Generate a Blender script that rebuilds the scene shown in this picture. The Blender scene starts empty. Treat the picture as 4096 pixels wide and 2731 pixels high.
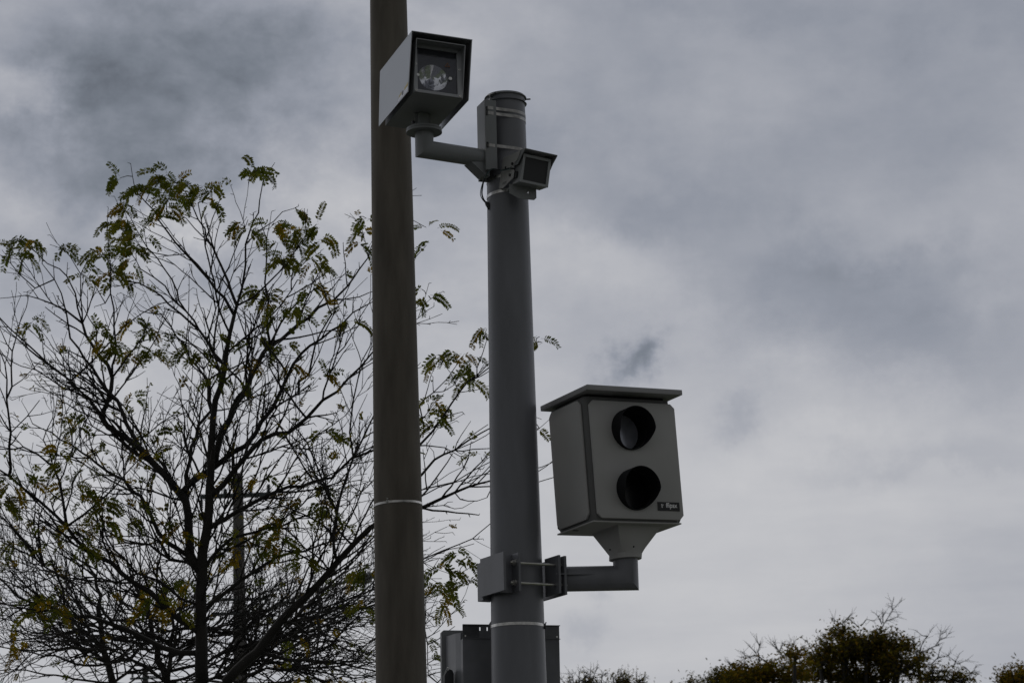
import bpy, bmesh, math, random
from mathutils import Vector as V, Matrix as M4, Euler
R = math.radians
scene = bpy.context.scene
COL = scene.collection

# ------------------------------------------------------------------ camera
F = 10000.0            # focal length in photo pixels (photo 4096 x 2731)
PITCH, ROLL, EYE = R(14.0), 0.0235, V((0, 0, 1.65))
fw = V((0, math.cos(PITCH), math.sin(PITCH)))
rt0 = V((1, 0, 0)); up0 = rt0.cross(fw)
c_, s_ = math.cos(ROLL), math.sin(ROLL)
cr = rt0 * c_ - up0 * s_
cd = -(up0 * c_) - rt0 * s_
cam_d = bpy.data.cameras.new('camera'); cam = bpy.data.objects.new('camera', cam_d); COL.objects.link(cam)
cam_d.sensor_width = 36; cam_d.lens = F / 4096 * 36
cam_d.clip_start = 0.1; cam_d.clip_end = 6000
mw = M4((( cr.x, -cd.x, -fw.x, EYE.x), (cr.y, -cd.y, -fw.y, EYE.y), (cr.z, -cd.z, -fw.z, EYE.z), (0, 0, 0, 1)))
cam.matrix_world = mw
cam_d.dof.use_dof = True; cam_d.dof.focus_distance = 13.6; cam_d.dof.aperture_fstop = 9.0
scene.camera = cam

def ray(px, py):
    return fw + cr * ((px - 2048) / F) + cd * ((py - 1365.5) / F)
def at(px, py, Y):
    """the place Y metres out that was surveyed at photo position px, py"""
    v = ray(px, py); return EYE + v * (Y / v.y)
def proj(p):
    v = p - EYE; z = v.dot(fw)
    return 2048 + F * v.dot(cr) / z, 1365.5 + F * v.dot(cd) / z

# ------------------------------------------------------------------ world: overcast sky
SUN_EL, SUN_AZ = R(48), R(-38)      # azimuth from +Y, negative = to the left
world = bpy.data.worlds.new('World'); scene.world = world; world.use_nodes = True
wt = world.node_tree; wt.nodes.clear(); wl = wt.links
def wn(t, **k):
    n = wt.nodes.new(t)
    for a, b in k.items(): setattr(n, a, b)
    return n
def wm(op, a, b=None, c=None):
    n = wn('ShaderNodeMath', operation=op)
    for i, v in enumerate((a, b, c)):
        if v is None: continue
        if hasattr(v, 'is_output'): wl.new(v, n.inputs[i])
        else: n.inputs[i].default_value = v
    return n.outputs[0]
def wnoise(vec, scale, detail, rough, dist=0.0):
    n = wn('ShaderNodeTexNoise'); n.inputs['Scale'].default_value = scale; n.inputs['Detail'].default_value = detail
    n.inputs['Roughness'].default_value = rough; n.inputs['Distortion'].default_value = dist
    wl.new(vec, n.inputs['Vector']); return n
tc = wn('ShaderNodeTexCoord')
sep = wn('ShaderNodeSeparateXYZ'); wl.new(tc.outputs['Generated'], sep.inputs[0])
az0 = wm('ARCTAN2', sep.outputs[0], sep.outputs[1]); el0 = wm('ARCSINE', sep.outputs[2])
comb = wn('ShaderNodeCombineXYZ'); wl.new(az0, comb.inputs[0]); wl.new(el0, comb.inputs[1])
warp = wnoise(comb.outputs[0], 15, 9, 0.66)
wsep = wn('ShaderNodeSeparateColor'); wl.new(warp.outputs['Color'], wsep.inputs[0])
WARP = 0.105
az = wm('MULTIPLY_ADD', wm('SUBTRACT', wsep.outputs[0], 0.5), WARP, az0)
el = wm('MULTIPLY_ADD', wm('SUBTRACT', wsep.outputs[1], 0.5), WARP * 0.8, el0)
warp2 = wnoise(comb.outputs[0], 55, 9, 0.68); wsep2 = wn('ShaderNodeSeparateColor'); wl.new(warp2.outputs['Color'], wsep2.inputs[0])
az_s = wm('MULTIPLY_ADD', wm('SUBTRACT', wsep2.outputs[0], 0.5), .036, az0); el_s = wm('MULTIPLY_ADD', wm('SUBTRACT', wsep2.outputs[1], 0.5), .030, el0)
# cloud masses: photo place, half-widths (photo pixels), brightness change
CLOUDS = [
 (836, 330, 640, 290, -.115), (560, 620, 360, 230, -.07), (210, 740, 260, 170, -.055), (170, 60, 500, 160, -.02), (60, 440, 190, 120, .12), (20, 800, 200, 140, .05),
 (1114, 520, 260, 190, .07), (1290, 740, 260, 190, .085), (645, 945, 160, 95, .14), (905, 1065, 230, 80, -.075), (330, 1040, 260, 100, -.03),
 (1680, 90, 420, 240, .085), (2577, 800, 360, 110, -.055), (2250, 600, 250, 120, -.03), (3220, 1090, 560, 170, -.105), (3660, 1300, 480, 140, -.085), (4050, 1470, 380, 120, -.055), (2760, 900, 300, 110, -.03),
 (3920, 40, 500, 200, -.05), (3000, 60, 300, 70, -.025), (3830, 830, 420, 130, .03), (3200, 600, 900, 160, -.025), (2750, 300, 500, 150, .02),
 (2440, 1060, 420, 150, .065), (2717, 1200, 260, 110, .04), (2555, 1425, 78, 72, -.17), (2480, 1500, 75, 50, -.10), (2620, 1395, 45, 40, -.07), (2955, 1625, 70, 60, -.06), (2920, 1705, 80, 45, -.05),
 (2900, 1900, 700, 220, .025), (3660, 1880, 420, 45, -.03), (3950, 1760, 300, 90, -.035), (3300, 1760, 300, 50, .02), (2800, 2350, 800, 250, .02), (4000, 2500, 500, 400, -.045),
 (2330, 2520, 70, 60, -.05), (2400, 2380, 60, 30, -.05), (500, 1700, 1000, 500, .03), (3400, 2560, 250, 90, .02), (1900, 1000, 300, 300, .03)]
def dirpix(px, py):
    v = ray(px, py).normalized(); return math.atan2(v.x, v.y), math.asin(v.z)
# vertical drift: paler towards the horizon
mr = wn('ShaderNodeMapRange'); mr.interpolation_type = 'SMOOTHSTEP'
wl.new(el0, mr.inputs[0]); mr.inputs[1].default_value = R(9.5); mr.inputs[2].default_value = R(20.5)
mr.inputs[3].default_value = 0.425; mr.inputs[4].default_value = 0.292
val = mr.outputs[0]
for (px, py, sx, sy, amp) in CLOUDS:
    a, e = dirpix(px, py)
    az_u, el_u = (az_s, el_s) if sx < 130 else (az, el)
    da = wm('MULTIPLY', wm('SUBTRACT', az_u, a), F / sx); de = wm('MULTIPLY', wm('SUBTRACT', el_u, e), F / sy)
    g = wm('EXPONENT', wm('MULTIPLY', wm('ADD', wm('MULTIPLY', da, da), wm('MULTIPLY', de, de)), -0.7))
    val = wm('MULTIPLY_ADD', g, amp, val)
# streaky detail, stretched along the horizon
mp = wn('ShaderNodeMapping'); mp.inputs['Scale'].default_value = (1, 1.55, 1); mp.inputs['Rotation'].default_value = (0, 0, R(8))
wl.new(comb.outputs[0], mp.inputs[0])
d1 = wnoise(mp.outputs[0], 15, 9, 0.58, 0.15); d2 = wnoise(mp.outputs[0], 44, 7, 0.62, 0.2)
det = wm('ADD', wm('MULTIPLY', wm('SUBTRACT', d1.outputs['Fac'], 0.5), 0.25), wm('MULTIPLY', wm('SUBTRACT', d2.outputs['Fac'], 0.5), 0.075))
mr2 = wn('ShaderNodeMapRange'); wl.new(el0, mr2.inputs[0]); mr2.inputs[1].default_value = R(7); mr2.inputs[2].default_value = R(18)
mr2.inputs[3].default_value = 0.25; mr2.inputs[4].default_value = 1.0
mr4 = wn('ShaderNodeMapRange'); mr4.interpolation_type = 'SMOOTHSTEP'; wl.new(az0, mr4.inputs[0]); mr4.inputs[1].default_value = -.10; mr4.inputs[2].default_value = .06
mr4.inputs[3].default_value = 1.45; mr4.inputs[4].default_value = .62
val = wm('MULTIPLY_ADD', det, wm('MULTIPLY', mr2.outputs[0], mr4.outputs[0]), val)
mp3 = wn('ShaderNodeMapping'); mp3.inputs['Scale'].default_value = (1, 5.5, 1); mp3.inputs['Rotation'].default_value = (0, 0, R(5)); wl.new(comb.outputs[0], mp3.inputs[0])
d3 = wnoise(mp3.outputs[0], 12, 7, 0.55, 0.2)      # flat grey bands low in the sky
mr6 = wn('ShaderNodeMapRange'); wl.new(el0, mr6.inputs[0]); mr6.inputs[1].default_value = R(6); mr6.inputs[2].default_value = R(16); mr6.inputs[3].default_value = .10; mr6.inputs[4].default_value = .03
val = wm('MULTIPLY_ADD', wm('SUBTRACT', d3.outputs['Fac'], 0.5), mr6.outputs[0], val)
val = wm('MULTIPLY', val, 1.17)
# unseen sky behind the viewer, dimmed so faces turned this way stay dark
mr3 = wn('ShaderNodeMapRange'); mr3.interpolation_type = 'SMOOTHSTEP'; wl.new(sep.outputs[1], mr3.inputs[0])
mr3.inputs[1].default_value = -0.45; mr3.inputs[2].default_value = 0.35; mr3.inputs[3].default_value = 0.50; mr3.inputs[4].default_value = 1.0
val = wm('MULTIPLY', val, mr3.outputs[0])
val = wm('MAXIMUM', val, 0.08)
ramp = wn('ShaderNodeValToRGB'); wl.new(val, ramp.inputs[0])
cr_ = ramp.color_ramp; cr_.interpolation = 'LINEAR'
cr_.elements[0].position = 0.05; cr_.elements[0].color = (0.043, 0.050, 0.062, 1)
cr_.elements[1].position = 0.55; cr_.elements[1].color = (0.565, 0.566, 0.585, 1)
for p, c in ((0.20, (0.182, 0.203, 0.240, 1)), (0.30, (0.282, 0.302, 0.352, 1)), (0.42, (0.402, 0.414, 0.456, 1))):
    q = cr_.elements.new(p); q.color = c
sky = wn('ShaderNodeTexSky'); sky.sky_type = 'NISHITA'; sky.sun_disc = False
sky.sun_elevation = SUN_EL; sky.sun_rotation = SUN_AZ % (2 * math.pi)
bg_sky = wn('ShaderNodeBackground'); wl.new(sky.outputs[0], bg_sky.inputs[0]); bg_sky.inputs[1].default_value = 0.06
bg_cloud = wn('ShaderNodeBackground'); 
warm = wn('ShaderNodeMix', data_type='RGBA'); warm.inputs[7].default_value = (.215, .212, .205, 1)   # unseen rear sky pulled to neutral grey so its light is less blue
mr5 = wn('ShaderNodeMapRange'); wl.new(sep.outputs[1], mr5.inputs[0]); mr5.inputs[1].default_value = .5; mr5.inputs[2].default_value = -.2; mr5.inputs[3].default_value = 0; mr5.inputs[4].default_value = .75
wl.new(mr5.outputs[0], warm.inputs[0]); wl.new(ramp.outputs[0], warm.inputs[6]); wl.new(warm.outputs[2], bg_cloud.inputs[0]); bg_cloud.inputs[1].default_value = 1.0
mixw = wn('ShaderNodeMixShader'); mixw.inputs[0].default_value = 0.97
wl.new(bg_sky.outputs[0], mixw.inputs[1]); wl.new(bg_cloud.outputs[0], mixw.inputs[2])
wo = wn('ShaderNodeOutputWorld'); wl.new(mixw.outputs[0], wo.inputs[0])

sd = bpy.data.lights.new('sun', 'SUN'); sd.energy = 0.6; sd.angle = R(25); sd.color = (1.0, 0.96, 0.9)
sun = bpy.data.objects.new('sun', sd); COL.objects.link(sun)
sdir = V((math.sin(SUN_AZ) * math.cos(SUN_EL), math.cos(SUN_AZ) * math.cos(SUN_EL), math.sin(SUN_EL)))
sun.rotation_euler = sdir.to_track_quat('Z', 'Y').to_euler(); sun.location = (0, 0, 30)
vs = scene.view_settings; vs.view_transform = 'Standard'; vs.look = 'None'; vs.exposure = 0; vs.gamma = 1

# ------------------------------------------------------------------ materials
def mat(name, col, rough=0.5, metal=0.0, var=0.12, scale=6.0, bump=0.0, bscale=60.0, spec=0.5, col2=None, stretch=(1, 1, 1)):
    m = bpy.data.materials.new(name); m.use_nodes = True
    t = m.node_tree; b = t.nodes['Principled BSDF']
    b.inputs['Roughness'].default_value = rough; b.inputs['Metallic'].default_value = metal
    b.inputs['Specular IOR Level'].default_value = spec
    tcn = t.nodes.new('ShaderNodeTexCoord'); mpn = t.nodes.new('ShaderNodeMapping'); mpn.inputs['Scale'].default_value = stretch
    t.links.new(tcn.outputs['Object'], mpn.inputs[0])
    n = t.nodes.new('ShaderNodeTexNoise'); n.inputs['Scale'].default_value = scale; n.inputs['Detail'].default_value = 6
    t.links.new(mpn.outputs[0], n.inputs['Vector'])
    r = t.nodes.new('ShaderNodeValToRGB'); t.links.new(n.outputs['Fac'], r.inputs[0])
    c2 = col2 or tuple(min(1, x * (1 + var)) for x in col)
    c1 = tuple(x * (1 - var) for x in col)
    r.color_ramp.elements[0].position = 0.3; r.color_ramp.elements[0].color = (*c1, 1)
    r.color_ramp.elements[1].position = 0.7; r.color_ramp.elements[1].color = (*c2, 1)
    t.links.new(r.outputs[0], b.inputs['Base Color'])
    if bump:
        n2 = t.nodes.new('ShaderNodeTexNoise'); n2.inputs['Scale'].default_value = bscale; n2.inputs['Detail'].default_value = 5
        t.links.new(mpn.outputs[0], n2.inputs['Vector'])
        bp = t.nodes.new('ShaderNodeBump'); bp.inputs['Strength'].default_value = bump; bp.inputs['Distance'].default_value = 0.004
        t.links.new(n2.outputs['Fac'], bp.inputs['Height']); t.links.new(bp.outputs[0], b.inputs['Normal'])
    return m
def leafmat(name, col, trans=0.35, var=0.3):
    m = bpy.data.materials.new(name); m.use_nodes = True
    t = m.node_tree; t.nodes.clear()
    o = t.nodes.new('ShaderNodeOutputMaterial'); d = t.nodes.new('ShaderNodeBsdfDiffuse'); tr = t.nodes.new('ShaderNodeBsdfTranslucent')
    mx = t.nodes.new('ShaderNodeMixShader'); mx.inputs[0].default_value = trans
    tcn = t.nodes.new('ShaderNodeTexCoord'); n = t.nodes.new('ShaderNodeTexNoise'); n.inputs['Scale'].default_value = 5; n.inputs['Detail'].default_value = 3
    t.links.new(tcn.outputs['Object'], n.inputs['Vector'])
    r = t.nodes.new('ShaderNodeValToRGB'); t.links.new(n.outputs['Fac'], r.inputs[0])
    r.color_ramp.elements[0].position = 0.35; r.color_ramp.elements[0].color = (*[x * (1 - var) for x in col], 1)
    r.color_ramp.elements[1].position = 0.65; r.color_ramp.elements[1].color = (*[x * (1 + var) for x in col], 1)
    t.links.new(r.outputs[0], d.inputs[0]); t.links.new(r.outputs[0], tr.inputs[0])
    t.links.new(d.outputs[0], mx.inputs[1]); t.links.new(tr.outputs[0], mx.inputs[2]); t.links.new(mx.outputs[0], o.inputs[0])
    return m
def panemat():
    m = bpy.data.materials.new('clear_pane'); m.use_nodes = True
    t = m.node_tree; t.nodes.clear()
    o = t.nodes.new('ShaderNodeOutputMaterial'); tr = t.nodes.new('ShaderNodeBsdfTransparent'); tr.inputs[0].default_value = (.93, .935, .95, 1)
    g = t.nodes.new('ShaderNodeBsdfGlossy'); g.inputs['Roughness'].default_value = .06; g.inputs[0].default_value = (.9, .92, 1, 1)
    n = t.nodes.new('ShaderNodeTexNoise'); n.inputs['Scale'].default_value = 14
    r = t.nodes.new('ShaderNodeMapRange'); r.inputs[3].default_value = .02; r.inputs[4].default_value = .045; t.links.new(n.outputs['Fac'], r.inputs[0])
    mx = t.nodes.new('ShaderNodeMixShader'); t.links.new(r.outputs[0], mx.inputs[0])
    t.links.new(tr.outputs[0], mx.inputs[1]); t.links.new(g.outputs[0], mx.inputs[2]); t.links.new(mx.outputs[0], o.inputs[0])
    return m
MT = dict(
 pole=mat('grey_pole_paint', (.150, .154, .170), .42, 0, .11, 7, .06, 120, stretch=(1.6, 1.6, .35)),
 brown=mat('weathered_brown_pole', (.118, .102, .082), .8, 0, .22, 5, .25, 70, col2=(.150, .132, .108), stretch=(3, 3, .5)),
 bracket=mat('bracket_paint', (.205, .215, .220), .45, 0, .07, 4, .04, 90),
 shroud=mat('shroud_paint', (.36, .375, .39), .36, .55, .04, 3, .03, 200),
 flashbody=mat('flash_body_paint', (.24, .25, .255), .55, 0, .06, 5),
 bezel=mat('bezel_metal', (.30, .31, .32), .45, .35, .05, 8),
 darkin=mat('dark_interior', (.020, .021, .026), .5, 0, .2, 8),
 mirror=mat('reflector_metal', (.95, .95, .97), .11, 1.0, .06, 30, 1.0, 18),
 lens=mat('lens_glass', (.055, .058, .072), .08, .0, .1, 3, spec=.9),
 lensblack=mat('dark_lens', (.010, .010, .012), .25, 0, .1, 5, spec=.4),
 lamp=mat('pale_lens', (.42, .43, .49), .18, .55, .45, 7),
 box=mat('camera_box_paint', (.385, .382, .374), .72, 0, .05, 4, .10, 260),
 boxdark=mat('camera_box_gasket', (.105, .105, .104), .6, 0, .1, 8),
 visor=mat('black_visor', (.010, .010, .012), .75, 0, .2, 9, spec=.2),
 pane=panemat(),
 roof=mat('roof_paint', (.30, .30, .305), .6, 0, .06, 4, .06, 200),
 steel=mat('strap_steel', (.56, .55, .53), .34, .95, .35, 26, .1, 40),
 bolt=mat('bolt_steel', (.62, .61, .58), .28, 1.0, .2, 20),
 rubber=mat('black_rubber', (.014, .015, .017), .55, 0, .2, 12),
 cabinet=mat('cabinet_paint', (.150, .154, .166), .42, .15, .18, 7, .05, 60),
 plate=mat('black_plate', (.008, .008, .009), .5, 0, .1, 9),
 letter=mat('white_letter', (.88, .88, .88), .5, 0, .04, 9),
 letterdim=mat('dim_letter', (.07, .07, .075), .5, 0, .04, 9),
 sticker=mat('sticker_white', (.72, .73, .80), .5, 0, .1, 30),
 yellow=mat('sticker_yellow', (.55, .45, .14), .5, 0, .1, 30),
 amber=mat('warning_amber', (.20, .085, .03), .5, 0, .1, 30),
 cable=mat('cable_black', (.012, .014, .015), .5, 0, .2, 20),
 cablegreen=mat('cable_green', (.045, .085, .085), .5, 0, .2, 20),
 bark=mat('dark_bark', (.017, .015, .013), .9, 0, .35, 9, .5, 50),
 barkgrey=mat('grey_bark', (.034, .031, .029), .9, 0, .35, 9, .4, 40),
 leafg=leafmat('leaf_green', (.115, .138, .020)), leafo=leafmat('leaf_olive', (.170, .168, .020)), leafy=leafmat('leaf_yellow', (.30, .20, .014)),
 farg=leafmat('far_leaf_green', (.085, .075, .013), .42), faro=leafmat('far_leaf_olive', (.165, .135, .014), .42), fary=leafmat('far_leaf_rust', (.24, .140, .013), .42),
 wood=mat('grey_utility_wood', (.115, .105, .105), .85, 0, .25, 5, .3, 40, stretch=(3, 3, .4)),
 arm=mat('crossarm_timber', (.055, .068, .072), .8, 0, .2, 6), insul=mat('insulator_dark', (.05, .062, .072), .35, 0, .1, 9),
 lampgrey=mat('lamp_housing', (.30, .31, .33), .5, .2, .08, 5), lampglass=mat('lamp_glass', (.30, .30, .28), .2, 0, .05, 5),
 grass=mat('grass', (.055, .070, .025), .95, 0, .4, 2.5, .4, 30), asphalt=mat('asphalt', (.052, .052, .054), .9, 0, .25, 8, .3, 90),
 concrete=mat('concrete', (.33, .32, .30), .85, 0, .12, 3, .15, 60), paint=mat('road_paint', (.70, .69, .64), .7, 0, .1, 12),
)

# ------------------------------------------------------------------ mesh helpers
def link(name, bm, m, parent=None, smooth=None, recalc=True):
    if recalc: bmesh.ops.recalc_face_normals(bm, faces=bm.faces)
    me = bpy.data.meshes.new(name); bm.to_mesh(me); bm.free()
    for x in (m if isinstance(m, (list, tuple)) else [m]): me.materials.append(x)
    o = bpy.data.objects.new(name, me); COL.objects.link(o)
    if parent is not None: o.parent = parent
    if smooth is not None:
        me.polygons.foreach_set('use_smooth', [True] * len(me.polygons))
        if smooth < 179: me.set_sharp_from_angle(angle=R(smooth))
    return o
def thing(name, label, cat, loc=(0, 0, 0), rot=(0, 0, 0), group=None):
    o = bpy.data.objects.new(name, None); COL.objects.link(o); o.empty_display_size = .1
    o.location = loc; o.rotation_euler = rot; tag(o, label, cat, group); return o
def tag(o, label, cat, group=None):
    o['label'] = label; o['category'] = cat
    if group: o['group'] = group
    return o
def box(bm, x0, x1, y0, y1, z0, z1, mtx=None, bev=0.0):
    b2 = bmesh.new()
    vs = [b2.verts.new((x, y, z)) for x in (x0, x1) for y in (y0, y1) for z in (z0, z1)]
    for f in ((0, 1, 3, 2), (4, 6, 7, 5), (0, 4, 5, 1), (2, 3, 7, 6), (0, 2, 6, 4), (1, 5, 7, 3)): b2.faces.new([vs[i] for i in f])
    bmesh.ops.recalc_face_normals(b2, faces=b2.faces)
    if bev: bmesh.ops.bevel(b2, geom=b2.edges[:], offset=bev, segments=2, affect='EDGES', profile=.6)
    merge(bm, b2, mtx)
def merge(bm, b2, mtx=None):
    if mtx is not None: bmesh.ops.transform(b2, matrix=mtx, verts=b2.verts)
    me = bpy.data.meshes.new('tmp'); b2.to_mesh(me); b2.free(); bm.from_mesh(me); bpy.data.meshes.remove(me)
def frame_of(d):
    d = d.normalized(); a = V((0, 0, 1)) if abs(d.z) < .9 else V((0, 1, 0))
    u = d.cross(a).normalized(); return u, u.cross(d).normalized()
def tube(bm, pts, rad, n=12, cap=True, mi=0):
    """swept tube with mitred corners; rad a number or one per point"""
    k = len(pts); rr = rad if isinstance(rad, (list, tuple)) else [rad] * k
    rings = []; u = None; dprev = None
    for i, p in enumerate(pts):
        d1 = (pts[i] - pts[i - 1]).normalized() if i else (pts[1] - pts[0]).normalized()
        d2 = (pts[i + 1] - pts[i]).normalized() if i < k - 1 else d1
        d = (d1 + d2); d = d.normalized() if d.length > 1e-6 else d1
        if u is None: u, v = frame_of(d1)
        # offsets in the frame of the incoming segment, slid onto the mitre plane
        if i and dprev is not None: u = dprev.rotation_difference(d1) @ u
        u = (u - d1 * u.dot(d1)).normalized(); v = d1.cross(u).normalized(); dprev = d1
        ring = []
        for j in range(n):
            a = 2 * math.pi * j / n
            o = u * math.cos(a) + v * math.sin(a)
            den = d1.dot(d)
            if den > .3: o = o - d1 * (o.dot(d) / den)
            ring.append(bm.verts.new(p + o * rr[i]))
        rings.append(ring)
    for a, b in zip(rings, rings[1:]):
        for j in range(n):
            f = bm.faces.new((a[j], a[(j + 1) % n], b[(j + 1) % n], b[j])); f.material_index = mi
    if cap:
        bm.faces.new(rings[0][::-1]).material_index = mi; bm.faces.new(rings[-1]).material_index = mi
def prism(bm, poly, axis, a, b, bev=0.0, mtx=None):
    """polygon of 2-D points extruded along axis from a to b"""
    b2 = bmesh.new()
    def P(q, t): return {0: (t, q[0], q[1]), 1: (q[0], t, q[1]), 2: (q[0], q[1], t)}[axis]
    A = [b2.verts.new(P(q, a)) for q in poly]; B = [b2.verts.new(P(q, b)) for q in poly]
    b2.faces.new(A); b2.faces.new(B[::-1]); n = len(poly)
    for i in range(n): b2.faces.new((A[i], A[(i + 1) % n], B[(i + 1) % n], B[i]))
    bmesh.ops.recalc_face_normals(b2, faces=b2.faces)
    if bev: bmesh.ops.bevel(b2, geom=b2.edges[:], offset=bev, segments=2, affect='EDGES', profile=.6)
    merge(bm, b2, mtx)
def ringplate(bm, outer, inner, axis, a, b):
    """flat frame between two polygons with equal point counts"""
    def P(q, t): return {0: (t, q[0], q[1]), 1: (q[0], t, q[1]), 2: (q[0], q[1], t)}[axis]
    n = len(outer)
    L = [[bm.verts.new(P(q, t)) for q in poly] for poly in (outer, inner) for t in (a, b)]
    oa, ob, ia, ib = L
    for i in range(n):
        j = (i + 1) % n
        for p, q in ((oa, ia), (ia, ib), (ib, ob), (ob, oa)): bm.faces.new((p[i], p[j], q[j], q[i]))
def rect(x0, x1, z0, z1): return [(x0, z0), (x1, z0), (x1, z1), (x0, z1)]
def chamf(x0, x1, z0, z1, c): return [(x0 + c, z0), (x1 - c, z0), (x1, z0 + c), (x1, z1 - c), (x1 - c, z1), (x0 + c, z1), (x0, z1 - c), (x0, z0 + c)]
def cyl(bm, p, axis, r, l, n=20, r2=None):
    a = V(axis).normalized(); tube(bm, [V(p), V(p) + a * l], [r, r if r2 is None else r2], n)
def BM(): return bmesh.new()
def text_mesh(s, x0, x1, z, h, m, parent, name, y, bold=0.0, ext=.0005):
    """lettering fitted to x0..x1, baseline z, height h of an f or capital"""
    cu = bpy.data.curves.new('text', 'FONT'); cu.body = s; cu.size = 1; cu.extrude = 0; cu.offset = bold; cu.align_x = 'LEFT'
    o = bpy.data.objects.new('text', cu); COL.objects.link(o)
    me = bpy.data.meshes.new_from_object(o.evaluated_get(bpy.context.evaluated_depsgraph_get()))
    bpy.data.objects.remove(o); bpy.data.curves.remove(cu)
    xs_ = [v.co.x for v in me.vertices]; hy = max(v.co.y for v in me.vertices)
    me.transform(M4.Translation((x0, 0, z)) @ M4.Rotation(R(90), 4, 'X') @ M4.Diagonal(((x1 - x0) / (max(xs_) - min(xs_)), h / hy, 1, 1)) @ M4.Translation((-min(xs_), 0, 0)))
    me.materials.clear(); me.materials.append(m)
    q = bpy.data.objects.new(name, me); COL.objects.link(q); q.parent = parent; q.location = (0, y, 0)
    return q

# ------------------------------------------------------------------ setting
bm = BM(); n = 48; Rg = 3000
ctr = bm.verts.new((0, 0, 0)); rim = [bm.verts.new((Rg * math.cos(2 * math.pi * i / n), Rg * math.sin(2 * math.pi * i / n), 0)) for i in range(n)]
for i in range(n): bm.faces.new((ctr, rim[i], rim[(i + 1) % n]))
link('grass_ground', bm, MT['grass'])['kind'] = 'structure'
rd = M4.Translation((4, 8.4, 0)) @ M4.Rotation(R(-62), 4, 'Z')      # the road the camera watches runs off to the right
bm = BM(); box(bm, -400, 400, -13, -1.9, -.3, .004, rd); link('road', bm, MT['asphalt'])['kind'] = 'structure'
bm = BM(); box(bm, -400, 400, -1.9, -1.72, -.3, .13, rd, .02); link('kerb', bm, MT['concrete'])['kind'] = 'structure'
bm = BM(); box(bm, -400, 400, -1.72, .2, -.3, .115, rd); link('pavement', bm, MT['concrete'])['kind'] = 'structure'
bm = BM()
for i in range(-40, 40): box(bm, i * 9, i * 9 + 3, -7.5, -7.36, .004, .008, rd)
link('lane_marking', bm, MT['paint'])['kind'] = 'structure'

# ------------------------------------------------------------------ poles
def round_shaft(bm, prof, n=64):
    """prof: list of (point, radius)"""
    tube(bm, [p for p, r in prof], [r for p, r in prof], n)
def width_at(px0, px1, py, Y):
    return (at(px1, py, Y) - at(px0, py, Y)).length / 2
def pole_axis(p_top, p_bot):
    def ax(z): t = (z - p_bot.z) / (p_top.z - p_bot.z); return p_bot.lerp(p_top, t)
    return ax
# grey pole
GT = at((1944 + 2100) / 2 + .5, 440, 13.0); GB = at((1966 + 2187) / 2, 2731, 13.0)
g_ax = pole_axis(GT, GB)
r_t, r_m, r_b = width_at(1943.5, 2099.5, 440, 13), width_at(1957, 2141, 1500, 13), width_at(1966, 2187, 2731, 13)
zm = at(2049, 1500, 13).z
def g_rad(z):
    if z > zm: return r_m + (r_t - r_m) * (z - zm) / (GT.z - zm)
    return r_b + (r_m - r_b) * (z - GB.z) / (zm - GB.z)
pole = thing('camera_pole', 'tall tapered grey metal pole in the centre carrying the camera boxes', 'pole', (g_ax(0).x, g_ax(0).y, 0))
def rel(p, o): return p - o.location
bm = BM(); zs = [0, .6, 1.5, 2.4, GB.z, 3.4, 3.8, 4.3, zm, 5.2, 5.7, GT.z, 6.275]
round_shaft(bm, [(rel(g_ax(z), pole), g_rad(z)) for z in zs]); link('shaft', bm, MT['pole'], pole, 40)
ztop = 6.262; rc = r_t + .004
bm = BM(); cprof = [(ztop - .030, rc - .002), (ztop - .033, rc + .006), (ztop + .001, rc + .005), (ztop + .006, rc + .003), (ztop + .0085, rc - .003), (ztop + .0095, rc - .03)]
round_shaft(bm, [(rel(g_ax(z), pole) , r) for z, r in cprof]); capo = link('pole_cap', bm, MT['bracket'], pole, 40)
bm = BM(); q = rel(g_ax(ztop - .012), pole)
cyl(bm, q + V((rc * .97, -.02, 0)), (1, -.12, 0), .0042, .030, 10); link('screw', bm, MT['rubber'], capo, 40)
bm = BM(); cyl(bm, q + V((-.050, -rc * .84, .012)), (-.5, -1, .1), .004, .014, 10); link('screw', bm, MT['rubber'], capo, 40)
def strap(bm, ax, rad, z, h=.020, th=.0018, tilt=0.0, n=64, tanp=None):
    """flat steel band round a pole; tanp pulls the left front off towards a slot"""
    rings = []
    for i in range(n):
        a = 2 * math.pi * i / n; dv = V((math.cos(a), math.sin(a), 0))
        c = []
        for (dr, dz) in ((.0006, -h / 2), (.0006 + th, -h / 2), (.0006 + th, h / 2), (.0006, h / 2)):
            zz = z + dz + tilt * math.cos(a) * rad(z)
            c.append(bm.verts.new(ax(zz) + dv * (rad(zz) + dr) * V((1, 1, 0)).length / math.sqrt(2)))
            c[-1].co.z = zz
        rings.append(c)
    for i in range(n):
        a, b = rings[i], rings[(i + 1) % n]
        for k in range(4): bm.faces.new((a[k], a[(k + 1) % 4], b[(k + 1) % 4], b[k]))
gx = lambda z: rel(g_ax(z), pole)
bm = BM(); strap(bm, gx, g_rad, at(2065, 2491, 12.86).z, .015)
so_ = link('strap', bm, MT['steel'], pole, 40)
bm = BM(); zq = at(2065, 2491, 12.86).z; p0 = gx(zq) + V((g_rad(zq) * .985, -g_rad(zq) * .17, -.004))
box(bm, -.004, .008, -.012, .012, -.014, .014, M4.Translation(p0), .002); cyl(bm, p0 + V((.004, -.006, .002)), (.3, -.2, .9), .003, .02, 8)
link('buckle', bm, MT['rubber'], so_)
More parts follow.
